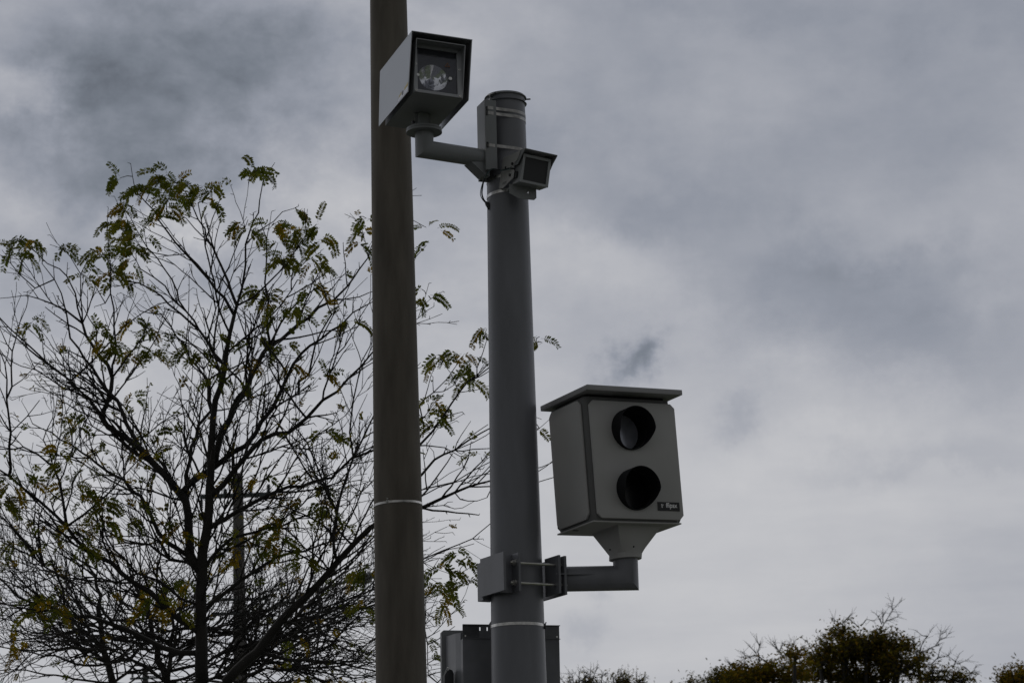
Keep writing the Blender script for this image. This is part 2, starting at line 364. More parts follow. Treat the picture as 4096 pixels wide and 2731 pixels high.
# brown pole
BT = at((1480 + 1627) / 2, 0, 14.5); BB = at((1503 + 1708) / 2, 2731, 14.5)
b_ax = pole_axis(BT, BB); rbt, rbb = width_at(1480, 1627, 0, 14.5), width_at(1503, 1708, 2731, 14.5)
rb_m = width_at(1497, 1690, 2010, 14.5); zb_m = at(1590, 2010, 14.5).z
def b_rad(z):
    if z > zb_m: return max(.06, rb_m + (rbt - rb_m) * (z - zb_m) / (BT.z - zb_m))
    return rb_m + (rbb - rb_m) * (z - zb_m) / (BB.z - zb_m)
bp = thing('brown_pole', 'tall weathered brown round pole with one thin steel band, passing behind the flash lamp', 'pole', (b_ax(0).x, b_ax(0).y, 0))
bx = lambda z: rel(b_ax(z), bp)
bm = BM(); round_shaft(bm, [(bx(z), b_rad(z)) for z in (0, 1, 2, 3, 3.6, 4.2, zb_m, 5.4, 6, 6.8, 7.4, 8.2, 9)]); link('shaft', bm, MT['brown'], bp, 40)
bm = BM(); strap(bm, bx, b_rad, at(1600, 2003, 14.36).z, .0125, .0016, .035); bs = link('strap', bm, MT['steel'], bp, 40)
bm = BM(); pz = at(1552, 2004, 14.37); pz = rel(pz, bp)
box(bm, -.010, .010, -.005, .006, -.008, .008, M4.Translation(pz), .002); cyl(bm, pz + V((-.002, -.004, .004)), (-.1, -.2, 1), .0035, .012, 8); cyl(bm, pz + V((-.002, -.004, .015)), (0, 0, 1), .006, .004, 8)
link('buckle', bm, MT['steel'], bs, 40)

# ------------------------------------------------------------------ flash lamp (upper left)
fl = thing('flash_lamp', 'grey hooded flash lamp box with round reflector behind glass, on the upper bracket arm', 'flash lamp', (-.4386, 12.7, 6.247), (R(.8), R(3.3), R(18)))
W, D, H = .1645, .312, .165
# shroud: one bent sheet, open at front, back and bottom; sheet sides end in a slanted tail
bm = BM(); t = .004
for s in (-1, 1):
    x = s * W
    prism(bm, [(-.318, H), (.336, H), (.300, -.163), (-.300, -.163)], 0, x - t / 2, x + t / 2)
prism(bm, [(-W - t / 2 + .0002, -.322), (W + t / 2 - .0002, -.322), (W + t / 2 - .0002, .336), (-W - t / 2 + .0002, .336)], 2, H + .0005, H + .0045)
link('shroud', bm, MT['shroud'], fl)
bm = BM()  # inner housing
side = [(-.302, -.163), (-.232, .136), (.274, .136), (.274, -.163)]
prism(bm, side, 0, -.136, -.133); prism(bm, side, 0, .130, .133); box(bm, -.1329, .1299, -.300, .274, -.163, -.160); box(bm, -.1329, .1299, -.230, .274, .133, .136); box(bm, -.1329, .1299, .271, .274, -.1599, .1329)
body = link('housing', bm, MT['flashbody'], fl)
# hood rim standing out round the sloping front
bm = BM()
box(bm, -.136, .133, -.309, -.2325, .1335, .1375)
prism(bm, [(-.309, .1334), (-.2335, .1334), (-.2975, -.163), (-.3035, -.163)], 0, .1295, .1335)
prism(bm, [(-.309, .1334), (-.2335, .1334), (-.2975, -.163), (-.3035, -.163)], 0, -.1365, -.1335)
link('hood_rim', bm, MT['bezel'], body)
# sloping front: local plane through (y=-.303,z=-.163) and (y=-.233,z=.136)
sl = math.atan2(.07, .299)
front = M4.Translation((-.0015, -.2685, -.0135)) @ M4.Rotation(-sl, 4, 'X')
def on_front(b2): bmesh.ops.transform(b2, matrix=front, verts=b2.verts); return b2
bm = BM(); ringplate(bm, rect(-.131, .131, -.152, .150), rect(-.113, .104, -.135, .126), 1, -.008, -.0005)
bz = link('bezel', on_front(bm), MT['bezel'], fl)
for (x, z) in ((-.122, .02), (.117, .02), (-.122, -.143), (.117, -.143), (-.122, .138), (.117, .138)):
    bm = BM(); cyl(bm, (x, -.0085, z), (0, -1, 0), .0055, .003, 14); sc = link('screw', on_front(bm), MT['bolt'], bz, 40)
    bm = BM(); cyl(bm, (x, -.0116, z), (0, -1, 0), .0022, .0005, 10); link('screw_socket', on_front(bm), MT['visor'], sc)
bm = BM(); nn = 64; circ = [(-.025 + .0795 * math.cos(2 * math.pi * (k + .5) / nn), -.043 + .0795 * math.sin(2 * math.pi * (k + .5) / nn)) for k in range(nn)]
def torect(c):
    dx, dz = c[0] + .025, c[1] + .043; q = min((.104 + .025) / dx if dx > 0 else (.113 - .025) / -dx, (.126 + .043) / dz if dz > 0 else (.135 - .043) / -dz); return (-.025 + dx * q, -.043 + dz * q)
ringplate(bm, [torect(c) for c in circ], circ, 1, .0035, .0065); link('dark_interior', on_front(bm), MT['darkin'], fl)
bm = BM(); n = 64; dish = []                # parabolic dish with a bulb, behind the pane
for i in range(15):
    q = 1 - i / 14.5; r = .079 * q; y = .004 + .058 * (1 - q * q)
    y += .0012 * math.sin(i * 2.1)
    dish.append([bm.verts.new((-.025 + r * math.cos(2 * math.pi * k / n) * (1 + .014 * math.sin(5 * 2 * math.pi * k / n + i)), y, -.043 + r * math.sin(2 * math.pi * k / n))) for k in range(n)])
for a, b in zip(dish, dish[1:]):
    for k in range(n): bm.faces.new((a[k], a[(k + 1) % n], b[(k + 1) % n], b[k]))
bm.faces.new(dish[-1]); rf = link('reflector', on_front(bm), MT['mirror'], fl, 80)
bm = BM(); cyl(bm, (-.025, .060, -.043), (0, -1, 0), .020, .012, 24); cyl(bm, (-.025, .048, -.043), (0, -1, 0), .011, .022, 20, .008); link('flash_tube', on_front(bm), MT['lamp'], rf, 40)
bm = BM(); box(bm, -.113, .104, -.0045, -.0015, -.135, .126); gl = link('glass', on_front(bm), MT['pane'], fl)
for x, z, r in ((.066, -.041, .0095), (-.111, -.046, .008)):
    bm = BM(); cyl(bm, (x, -.0047, z), (0, -1, 0), r, .005, 16); link('clip', on_front(bm), MT['letter'], gl, 40)
bm = BM(); ringplate(bm, [(.038, .031), (.068, .031), (.053, .058)], [(.0435, .0345), (.0625, .0345), (.053, .0515)], 1, -.0053, -.0047); link('warning_triangle', on_front(bm), MT['amber'], gl)
bm = BM(); box(bm, -.083, -.002, -.0053, -.0047, .087, .090); link('warning_text', on_front(bm), MT['letterdim'], gl)
bm = BM(); prism(bm, [(-.300, -.158), (-.100, -.158), (-.118, -.138), (-.297, -.128)], 0, -W - t / 2 - .0006, -W - t / 2 - .0001); stk = link('sticker', bm, MT['sticker'], fl)
for pg in ([(-.296, -.126), (-.225, -.131), (-.226, -.117), (-.295, -.108)], [(-.165, -.130), (-.110, -.138), (-.120, -.128), (-.165, -.118)]):
    bm = BM(); prism(bm, pg, 0, -W - t / 2 - .0008, -W - t / 2 - .0002); link('sticker_stripe', bm, MT['yellow'], stk)
bm = BM(); cyl(bm, (-W - t / 2 - .0004, -.195, -.135), (-1, 0, 0), .012, .0012, 16); link('sticker_mark', bm, MT['plate'], stk, 40)
# pivot under the box
bm = BM(); box(bm, -.027, .027, -.02, .05, -.245, -.1635, None, .004); box(bm, -.045, .045, .004, .012, -.235, -.1635, None, .002)
link('pivot_block', bm, MT['flashbody'], fl)
for x, z in ((-.062, -.232), (.056, -.238)):
    bm = BM(); cyl(bm, (x, -.035, z), (0, -1, -.2), .009, .018, 10); link('pivot_bolt', bm, MT['rubber'], fl, 40)
# arm, in world axes, brought into the lamp's frame
inv = (M4.Translation(fl.location) @ fl.rotation_euler.to_matrix().to_4x4()).inverted()
FC = at(1400 + 715 / 2.4117, 50 + 1143 / 2.4117, 12.7)
bm = BM(); cyl(bm, FC + V((0, 0, -.012)), (0, 0, 1), .096, .011, 48); cyl(bm, FC + V((0, 0, .0015)), (0, 0, 1), .094, .010, 48)
bmesh.ops.transform(bm, matrix=inv, verts=bm.verts); link('flange', bm, MT['bracket'], fl, 40)
ez = 5.884; E0 = V((FC.x, FC.y, ez)); CH = at(1800 + 405 / 2.85, 330 + 760 / 2.85, 12.83)   # front-left edge of the saddle channel
A1 = V((CH.x - .025, CH.y + .055, ez + .004))
bm = BM(); tube(bm, [FC + V((0, 0, -.011)), E0, A1], .0495, 40); 
bmesh.ops.transform(bm, matrix=inv, verts=bm.verts); link('arm_tube', bm, MT['bracket'], fl, 40)
ym = R(20)
chm = M4.Translation((CH.x, CH.y, 0)) @ M4.Rotation(ym, 4, 'Z')
z0c, z1c = 5.775, 6.203
bm = BM()
prism(bm, [(0, z0c + .03), (.128, z0c), (.128, z1c), (0, z1c)], 0, -.0001, .005, .0, chm)   # left web
# front flange with strap slots
fx0, fx1 = .0052, .066
zz = [z0c + .035, 5.925, 5.990, 6.135, 6.185, z1c - .002]
slots = [(5.928, 5.962), (6.112, 6.164)]
prev = z0c + .032
for a, b in slots: box(bm, fx0, fx1, .0, .005, prev, a, chm); box(bm, .018, fx1, .0, .005, a, b, chm); prev = b
box(bm, fx0, fx1, .0, .005, prev, z1c, chm); box(bm, fx0, fx1, .123, .128, z0c, z1c, chm)
for a, b in slots: box(bm, fx0 + .0002, .020, .012, .015, a - .004, b + .004, chm)
bmesh.ops.transform(bm, matrix=inv, verts=bm.verts); ch = link('saddle_channel', bm, MT['bracket'], fl)
# gusset under the arm end
bm = BM(); gd = (A1 - E0).normalized(); gs = V((-gd.y, gd.x, 0))
for s in (-.034, .034):
    b2 = BM(); P = [A1 + gd * .03 + V((0, 0, -.03)), A1 - gd * .085 + V((0, 0, -.042)), A1 + V((0, 0, -.106)), A1 + gd * .03 + V((0, 0, -.108))]
    fa = [b2.verts.new(p + gs * (s - .003)) for p in P]; fb = [b2.verts.new(p + gs * (s + .003)) for p in P]
    b2.faces.new(fa); b2.faces.new(fb[::-1])
    for i in range(4): b2.faces.new((fa[i], fa[(i + 1) % 4], fb[(i + 1) % 4], fb[i]))
    merge(bm, b2)
P = [A1 - gd * .085 + V((0, 0, -.045)), A1 + V((0, 0, -.109)), A1 + gd * .03 + V((0, 0, -.111))]
b2 = BM()
for a, b in zip(P, P[1:]): b2.faces.new([b2.verts.new(a + gs * -.038), b2.verts.new(a + gs * .038), b2.verts.new(b + gs * .038), b2.verts.new(b + gs * -.038)])
merge(bm, b2)
bmesh.ops.transform(bm, matrix=inv, verts=bm.verts); link('gusset', bm, MT['bracket'], fl)
# straps from the channel slots round the pole
def chstrap(z, h, dz_r):
    b2 = BM(); ring = []
    st = chm @ V((.012, -.004, z))
    c = g_ax(z); r = g_rad(z) + .002
    pts = [chm @ V((.010, .008, z)), chm @ V((.019, -.003, z))]
    a0 = math.atan2(pts[1].y - c.y, pts[1].x - c.x)
    L = (pts[1] - V((c.x, c.y, z))).length; off = math.acos(min(1, r / L))
    a_t = a0 + off
    for i in range(41):
        a = a_t + (math.pi * 1.35) * i / 40
        p = V((c.x + r * math.cos(a), c.y + r * math.sin(a), z + dz_r * (i / 40) * .6)); pts.append(p)
    V0 = [(b2.verts.new(p + V((0, 0, -h / 2))), b2.verts.new(p + V((0, 0, h / 2)))) for p in pts]
    for a, b in zip(V0, V0[1:]): b2.faces.new((a[0], b[0], b[1], a[1]))
    bmesh.ops.solidify(b2, geom=b2.faces[:], thickness=.0012)
    return b2
for z, h in ((6.158, .017), (6.128, .017), (5.945, .017)):
    b2 = chstrap(z, h, -.012); bmesh.ops.transform(b2, matrix=inv, verts=b2.verts); link('strap', b2, MT['steel'], fl, 30)

# ------------------------------------------------------------------ small illuminator / sensor on the pole
sm = thing('sensor_box', 'small grey hooded sensor box with a dark square window strapped to the pole', 'sensor', (.128, 12.76, 5.762), (R(8), R(5.6), R(24.6)))
bm = BM(); ringplate(bm, rect(-.082, .082, -.077, .077), rect(-.069, .067, -.064, .062), 1, -.052, -.040); link('window_frame', bm, MT['bezel'], sm)
bm = BM(); box(bm, -.0815, .0815, -.0398, .060, -.0765, .0765, None, .003); link('housing', bm, MT['flashbody'], sm)
bm = BM(); box(bm, -.0688, .0668, -.0455, -.0402, -.0638, .0618); link('window', bm, mat('dark_window', (.026, .026, .029), .5, 0, .1, 4), sm)
bm = BM(); box(bm, -.096, .094, -.098, .07, .092, .0965, None, .0015)
prism(bm, [(-.098, .092), (.07, .092), (.07, .020), (-.02, .020), (-.05, .055), (-.082, .080)], 0, -.0965, -.092); prism(bm, [(-.098, .092), (.07, .092), (.07, .02), (-.02, .02), (-.05, .055), (-.082, .080)], 0, .0905, .095)
link('hood', bm, MT['flashbody'], sm)
for x, z, l in ((-.0805, .035, .012), (-.0805, -.03, .012), (.0825, -.002, .012)):
    bm = BM(); cyl(bm, (x, .0, z), (-1 if x < 0 else 1, 0, 0), .009, l, 12); link('fixing_knob', bm, MT['rubber'], sm, 40)
for x0, x1, y0, z0 in ((.0818, .092, -.02, -.058), (-.094, -.0818, -.01, -.05)):
    bm = BM(); box(bm, x0, x1, y0, y0 + .03, z0, z0 + .036, None, .003); link('latch', bm, MT['rubber'], sm, 40)
bm = BM()  # side bracket plate behind on the left, with stamped slots
prism(bm, [(-.045, .0905), (.19, .0905), (.19, -.085), (.135, -.088), (.01, -.050), (.01, -.012), (.03, .0), (.02, .03), (-.02, .05)], 0, -.1005, -.0968)
link('side_bracket', bm, MT['box'], sm)  # paler paint stands in for sky light falling on this plate
for i in range(5): bm = BM(); box(bm, -.1011, -.1006, .095 + i * .011, .100 + i * .011, -.070, -.055); link('stamped_slot', bm, MT['boxdark'], sm)
for y, z, r, l in ((.035, .03, .008, .008), (.05, -.030, .008, .008), (.13, .025, .006, .004)): bm = BM(); cyl(bm, (-.1007, y, z), (-1, 0, 0), r, l, 12); link('bracket_bolt', bm, MT['rubber'], sm, 40)
# lower mounting plate: wraps under the box, notch hole near its right end
inv_s = (M4.Translation(sm.location) @ sm.rotation_euler.to_matrix().to_4x4()).inverted()
bm = BM()
mo = at(2100, 775, 12.80); mm = M4.Translation(mo) @ M4.Rotation(R(12), 4, 'Z')
out = [(-.085, .050), (.01, .050), (.062, .050), (.062, -.022), (.049, -.034), (-.03, -.030), (-.085, .0)]
hole = [(.0125 , .020), (.0135, .020), (.019, .016), (.019, .004), (.0165, -.001), (.0135, .002), (.0125, .010)]
ringplate(bm, out, hole, 1, -.002, .002); bmesh.ops.transform(bm, matrix=mm, verts=bm.verts)
box(bm, -.085, .03, .002, .08, .030, .034, mm)
bmesh.ops.transform(bm, matrix=inv_s, verts=bm.verts); link('mounting_plate', bm, MT['flashbody'], sm)
for i, (py, ti) in enumerate(((697, .10), (758, .10))):
    z = at(2000, py, 12.88).z; bm = BM()
    strap(bm, g_ax, g_rad, z, .017, .0016, ti); bmesh.ops.transform(bm, matrix=inv_s, verts=bm.verts); link('strap', bm, MT['steel'], sm, 30)

# cable drooping between the sensor and the pole
def cpt(x, y, Y): return at(1860 + x / 6.03, 600 + y / 6.03, Y)
def smooth_pts(P, k=6):
    out = []
    for i in range(len(P) - 1):
        p0, p1, p2, p3 = P[max(0, i - 1)], P[i], P[i + 1], P[min(len(P) - 1, i + 2)]
        for j in range(k):
            t = j / k
            out.append(.5 * ((2 * p1) + (p2 - p0) * t + (2 * p0 - 5 * p1 + 4 * p2 - p3) * t * t + (3 * p1 - p0 - 3 * p2 + p3) * t ** 3))
    out.append(P[-1]); return out
ck = thing('sensor_cable', 'black and green cable loop hanging beside the pole below the upper arm', 'cable', (0, 13, 0))
bm = BM(); P = [cpt(1190, 455, 12.74), cpt(1050, 445, 12.76), cpt(900, 488, 12.82), cpt(740, 470, 12.80), cpt(620, 478, 12.80), cpt(520, 580, 12.80), cpt(455, 740, 12.84), cpt(415, 950, 12.9), cpt(412, 1080, 12.93), cpt(460, 1210, 12.96), cpt(548, 1300, 12.98)]
tube(bm, [p - ck.location for p in smooth_pts(P)], .0040, 8); link('cable', bm, MT['cable'], ck, 40)
bm = BM(); P = [cpt(1120, 400, 12.74), cpt(1060, 460, 12.75), cpt(880, 496, 12.815), cpt(700, 450, 12.795), cpt(600, 500, 12.795), cpt(510, 620, 12.80), cpt(430, 780, 12.86), cpt(376, 1000, 12.92), cpt(380, 1110, 12.94), cpt(440, 1220, 12.96), cpt(530, 1310, 12.98)]
tube(bm, [p - ck.location for p in smooth_pts(P)], .0022, 8); link('thin_cable', bm, MT['cablegreen'], ck, 40)
bm = BM(); P = [cpt(490, 1250, 12.965), cpt(545, 1310, 12.955), cpt(570, 1390, 12.95), cpt(563, 1450, 12.95)]
tube(bm, [p - ck.location for p in P], [.005, .013, .009, .002], 12); link('cable_gland', bm, MT['cable'], ck, 50)

# ------------------------------------------------------------------ camera box (right)
cb = thing('traffic_camera', 'large pale grey two-lens traffic camera box with flat roof, on the lower bracket arm', 'traffic camera', (.526, 13.0, 4.186), (R(-1.65), R(-2.17), R(28.9)))
def bore(o, depth=.085):
    """cut the two lens openings"""
    b = BM()
    for z in (.165, -.155): cyl(b, (-.012, -.25, z), (0, 1, 0), .104, .0667 + depth, 64)
    c = link('cutter', b, MT['visor']); md = o.modifiers.new('cut', 'BOOLEAN'); md.operation = 'DIFFERENCE'; md.object = c; md.solver = 'EXACT'; pr = o.parent; o.parent = None
    bpy.context.view_layer.update()
    me = bpy.data.meshes.new_from_object(o.evaluated_get(bpy.context.evaluated_depsgraph_get()))
    o.modifiers.clear(); o.data = me; o.parent = pr; bpy.data.objects.remove(c)
bm = BM(); prism(bm, chamf(-.262, .262, -.183, .183, .014), 2, -.320, .338, .004); core = link('housing', bm, MT['boxdark'], cb, 40); bore(core)
bm = BM(); prism(bm, chamf(-.245, .280, -.309, .316, .024), 1, -.200, -.1835, .005); fp = link('front_panel', bm, MT['box'], cb, 40); bore(fp)
bm = BM(); prism(bm, [(q[0], q[1]) for q in chamf(-.150, .176, -.306, .326, .026)], 0, -.276, -.2622, .005); link('side_panel', bm, MT['box'], cb, 40)
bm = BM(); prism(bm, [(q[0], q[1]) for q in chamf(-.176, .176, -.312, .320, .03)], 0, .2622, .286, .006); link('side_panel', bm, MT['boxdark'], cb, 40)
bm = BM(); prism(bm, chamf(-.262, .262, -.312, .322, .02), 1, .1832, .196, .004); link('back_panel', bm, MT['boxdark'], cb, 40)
bm = BM(); box(bm, -.270, .270, -.187, .190, -.3285, -.3202, None, .003); bt = link('base_plate', bm, MT['box'], cb, 40)
bm = BM(); box(bm, -.256, -.224, .040, .056, -.3305, -.3287, None, .0005); link('drain_slot', bm, MT['visor'], bt)
bm = BM(); box(bm, -.287, .298, -.262, .238, .352, .381, None, .004); link('roof', bm, MT['roof'], cb, 40)
bm = BM(); box(bm, -.235, .235, -.165, .165, .3385, .3515); link('roof_spacer', bm, MT['visor'], cb)
def visor(z, lensm, glow):
    b = BM(); n = 56; r = .1095; rings = []
    def L(a):
        s = math.sin(a); return .088 if s > -.05 else .088 + .078 * (s + .05) / .95
    prof = []
    for (rr, kind) in ((r, 'b'), (r, 'f'), (r - .004, 'f'), (r - .005, 'b')):
        rings.append([b.verts.new((-.012 + rr * math.cos(2 * math.pi * i / n), -.2002 - (L(2 * math.pi * i / n) if kind == 'f' else 0), z + rr * math.sin(2 * math.pi * i / n))) for i in range(n)])
    for a, c in zip(rings, rings[1:]):
        for i in range(n): b.faces.new((a[i], a[(i + 1) % n], c[(i + 1) % n], c[i]))
    v = link('lens_visor', b, MT['visor'], cb, 50)
    b = BM(); nn = 56; rg = [[b.verts.new((-.012 + rr * math.cos(2 * math.pi * i / nn), y, z + rr * math.sin(2 * math.pi * i / nn))) for i in range(nn)] for (rr, y) in ((.1035, -.2015), (.1035, -.1205), (.098, -.1205), (.098, -.123), (.1018, -.126), (.1018, -.2015))]
    for p, q in zip(rg, rg[1:] + rg[:1]):
        for i in range(nn): b.faces.new((p[i], p[(i + 1) % nn], q[(i + 1) % nn], q[i]))
    link('lens_tube', b, MT['visor'], v, 40)
    b = BM(); cyl(b, (-.012, -.1215, z), (0, -1, 0), .0975, .003, 48); lo = link('lens', b, lensm, v, 40)
    return lo
visor(.165, MT['lamp'], 1); visor(-.155, MT['lensblack'], 0)
npm = BM(); box(npm, .121, .256, -.2032, -.2004, -.262, -.2155, None, .0008); npl = link('nameplate', npm, MT['plate'], cb)
ly, lz = -.2038, -.2435
text_mesh('tr', .1414, .1565, -.2446, .0205, MT['letter'], npl, 'lettering', ly, .014)
text_mesh('ffipax', .1716, .2409, -.2446, .0256, MT['letter'], npl, 'lettering', ly, .014)
text_mesh('TRAFFIC SAFETY SYSTEMS', .1745, .2415, -.2563, .0042, MT['letterdim'], npl, 'lettering', ly)
bm = BM(); nn = 20
ro = [(.1627 + .0072 * math.cos(2 * math.pi * i / nn), -.2365 + .0072 * math.sin(2 * math.pi * i / nn)) for i in range(nn)]; ri = [(.1627 + .0055 * math.cos(2 * math.pi * i / nn), -.2365 + .0055 * math.sin(2 * math.pi * i / nn)) for i in range(nn)]
ringplate(bm, ro, ri, 1, -.2044, -.2034); box(bm, .1622, .1632, -.2044, -.2034, -.2285, -.2195); box(bm, .1622, .1632, -.2044, -.2034, -.2575, -.2445); link('logo_mark', bm, MT['letterdim'], npl)
# funnel, arm and clamp
inv_c = (M4.Translation(cb.location) @ cb.rotation_euler.to_matrix().to_4x4()).inverted()
SX, SY = .5675, 13.0
def local_c(b2): bmesh.ops.transform(b2, matrix=inv_c, verts=b2.verts); return b2
base_c = M4.Translation(cb.location) @ cb.rotation_euler.to_matrix().to_4x4()
bm = BM(); n = 64; rings = []
cl = inv_c @ V((SX, SY, 3.70))
for k in range(7):
    t = k / 6; ring = []
    z_l = cl.z + (-.3288 - cl.z) * t
    for i in range(n):
        a = 2 * math.pi * i / n + 1e-4; cx, sy = math.cos(a), math.sin(a)
        sq = .135 / max(abs(cx), abs(sy)); rnd = .086
        rr = rnd + (sq - rnd) * max(0, (t - .16) / .84) ** 1.0 if t > .16 else rnd
        cen = V((cl.x * (1 - t) + .045 * t, cl.y * (1 - t) + .0 * t, z_l))
        ring.append(bm.verts.new(cen + V((cx * rr, sy * rr, 0))))
    rings.append(ring)
for a, b in zip(rings, rings[1:]):
    for i in range(n): bm.faces.new((a[i], a[(i + 1) % n], b[(i + 1) % n], b[i]))
bm.faces.new(rings[0][::-1]); bm.faces.new(rings[-1])
fn = link('mounting_funnel', bm, MT['box'], cb, 28)
for (px, py) in ((1750 + 1622 / 2.352, 2080 + 278 / 2.352), (1750 + 1845 / 2.352, 2080 + 250 / 2.352)):
    bm = BM(); p = at(px, py, 12.905); cyl(bm, p + V((0, -.004, 0)), (0, -1, 0), .0045, .006, 10); link('set_screw', local_c(bm), MT['visor'], fn, 40)
az_ = 3.603
bm = BM(); tube(bm, [V((SX, SY, 3.712)), V((SX, SY, az_)), V((.205, SY - .005, az_ + .001))], .0655, 48); link('arm_tube', local_c(bm), MT['pole'], cb, 40)
bm = BM(); prism(bm, [(.20, -.10), (.43, -.062), (.43, -.055), (.20, -.055)], 2, az_ + .012, az_ + .018, .001, M4.Translation((0, SY, 0))); link('gusset', local_c(bm), MT['pole'], cb)
pc = g_ax(3.62); clm = M4.Translation((pc.x, pc.y, 3.615)) @ M4.Rotation(R(28), 4, 'Z')
def plate(xf, y0, y1, th=.013, z0=-.1, z1=.1): box(bm, xf - th, xf, y0, y1, z0, z1, clm, .0012)
bm = BM(); plate(-.170, -.205, .06, .013); plate(-.083, -.205, -.118); box(bm, -.1698, -.0962, -.131, -.118, -.099, .099, clm); box(bm, -.17, -.10, .06, .12, -.115, .085, clm, .001)
jl = link('clamp_jaw', local_c(bm), MT['pole'], cb)
bm = BM(); plate(.152, -.205, -.055); plate(.190, -.200, .07, .014, -.105, .098); box(bm, .1522, .1758, -.130, -.10, -.09, .09, clm)
link('clamp_jaw', local_c(bm), MT['pole'], cb)
for z in (.052, -.052):
    bm = BM(); tube(bm, [clm @ V((-.125, -.168, z)), clm @ V((.205, -.168, z))], .0068, 16); rod = link('clamp_rod', local_c(bm), MT['bolt'], cb, 40)
    bm = BM(); tube(bm, [clm @ V((-.1165, -.168, z)), clm @ V((-.1005, -.168, z))], .0145, 6); link('nut', local_c(bm), MT['bolt'], rod)
    bm = BM(); tube(bm, [clm @ V((.1535, -.168, z)), clm @ V((.168, -.168, z))], .0145, 6); link('nut', local_c(bm), MT['bolt'], rod)
    bm = BM(); tube(bm, [clm @ V((-.1003, -.168, z)), clm @ V((-.0965, -.168, z))], .0175, 20); link('washer', local_c(bm), MT['steel'], rod, 40)

# ------------------------------------------------------------------ cabinet on the far side of the pole
PL = at(1740 + 664 / 6.246, 2480 + 112 / 6.246, 13.22); PR = at(2233, 2502, 13.33)
yawc = math.atan2(PR.y - PL.y, PR.x - PL.x); wc = math.hypot(PR.x - PL.x, PR.y - PL.y)
cab = thing('control_cabinet', 'dark grey metal cabinet with slotted top flange behind the foot of the pole', 'cabinet', (PL.x, PL.y, PL.z - .72), (0, R(.4), yawc))
HC = .72
bm = BM()
xs = .095, .155
z0s, z1s = HC - .048, HC - .016
box(bm, .0, xs[0] - .006, 0, .004, HC - .068, HC); box(bm, xs[0] + .006 - .0, xs[1] - .006, 0, .004, HC - .068, HC) if False else None
slot_x = [(.116, .126), (.172, .182)] if False else [(.0905, .0970), (.1300, .1365)]
edges = [.0] + [q for s in slot_x for q in s] + [wc]
for i in range(0, len(edges), 2): box(bm, edges[i], edges[i + 1], 0, .004, HC - .068, HC)
for a, b in slot_x: box(bm, a, b, 0, .004, HC - .068, HC - .032); box(bm, a, b, 0, .004, HC - .0105, HC)
box(bm, .0, wc + .003, -.010, .004, HC, HC + .0035); box(bm, .0, wc + .004, -.006, .004, HC - .0715, HC - .0682)
fl_ = link('top_flange', bm, MT['cabinet'], cab)
for x in (.014, wc - .014): bm = BM(); cyl(bm, (x, -.0002, HC - .058), (0, -1, 0), .0045, .005, 12); link('rivet', bm, MT['bolt'], fl_, 40)
for x in (.05, .075): bm = BM(); cyl(bm, (x, -.0002, HC - .058), (0, -1, 0), .003, .0015, 10); link('rivet', bm, MT['cabinet'], fl_, 40)
bm = BM(); box(bm, 0, wc, .0005, .06, -.02, HC - .0715, None, .002); link('back_panel', bm, MT['cabinet'], cab)
# body widening towards the door on the far side
bm = BM(); secs = [(.0605, 0.0, wc, -.0, HC - .035), (.12, -.016, wc - .02, -.02, HC - .03), (.30, -.030, wc - .09, -.03, HC - .022), (.33, -.036, wc - .1, -.04, HC - .012)]
rings = [[bm.verts.new(p) for p in ((x0, y, z0), (x1, y, z0), (x1, y, z1), (x0, y, z1))] for (y, x0, x1, z0, z1) in secs]
for a, b in zip(rings, rings[1:]):
    for i in range(4): bm.faces.new((a[i], a[(i + 1) % 4], b[(i + 1) % 4], b[i]))
bm.faces.new(rings[0]); bm.faces.new(rings[-1]); link('cabinet_body', bm, MT['cabinet'], cab)
bm = BM(); prism(bm, chamf(-.054, wc - .08, -.05, HC + .016, .012), 1, .331, .372, .003); link('door', bm, MT['bracket'], cab)
bm = BM(); lp = at(1740 + 330 / 6.246, 2480 + 1360 / 6.246, 13.35)
lm_ = cab.matrix_basis.inverted() if False else (M4.Translation(cab.location) @ cab.rotation_euler.to_matrix().to_4x4()).inverted()
lq = lm_ @ lp
prism(bm, [(-.025, -.12), (.025, -.12), (.025, .004), (.018, .022), (.002, .028), (-.014, .016), (-.025, -.006)], 1, -.03, .03, .003, M4.Translation(lq)); lt = link('latch_cover', bm, MT['rubber'], cab, 40)
bm = BM(); cyl(bm, lq + V((.002, 0, .027)), (0, 0, 1), .0042, .014, 12); link('latch_pin', bm, MT['letter'], lt, 40)
bm = BM(); tube(bm, smooth_pts([lq + V((.0, -.005, .025)), lq + V((-.004, -.008, .040)), lq + V((-.012, -.004, .026)), lq + V((-.018, .0, .012))]), .0013, 6); link('latch_wire', bm, MT['bolt'], lt)
gp = at(1740 + 1385 / 6.246, 2480 + 60 / 6.246, 13.18); gq = lm_ @ gp
bm = BM(); prism(bm, [(-.012, -.012), (.03, -.012), (.03, .05)], 1, -.002, .002, 0, M4.Translation(gq)); link('pole_bracket', bm, MT['bezel'], cab)

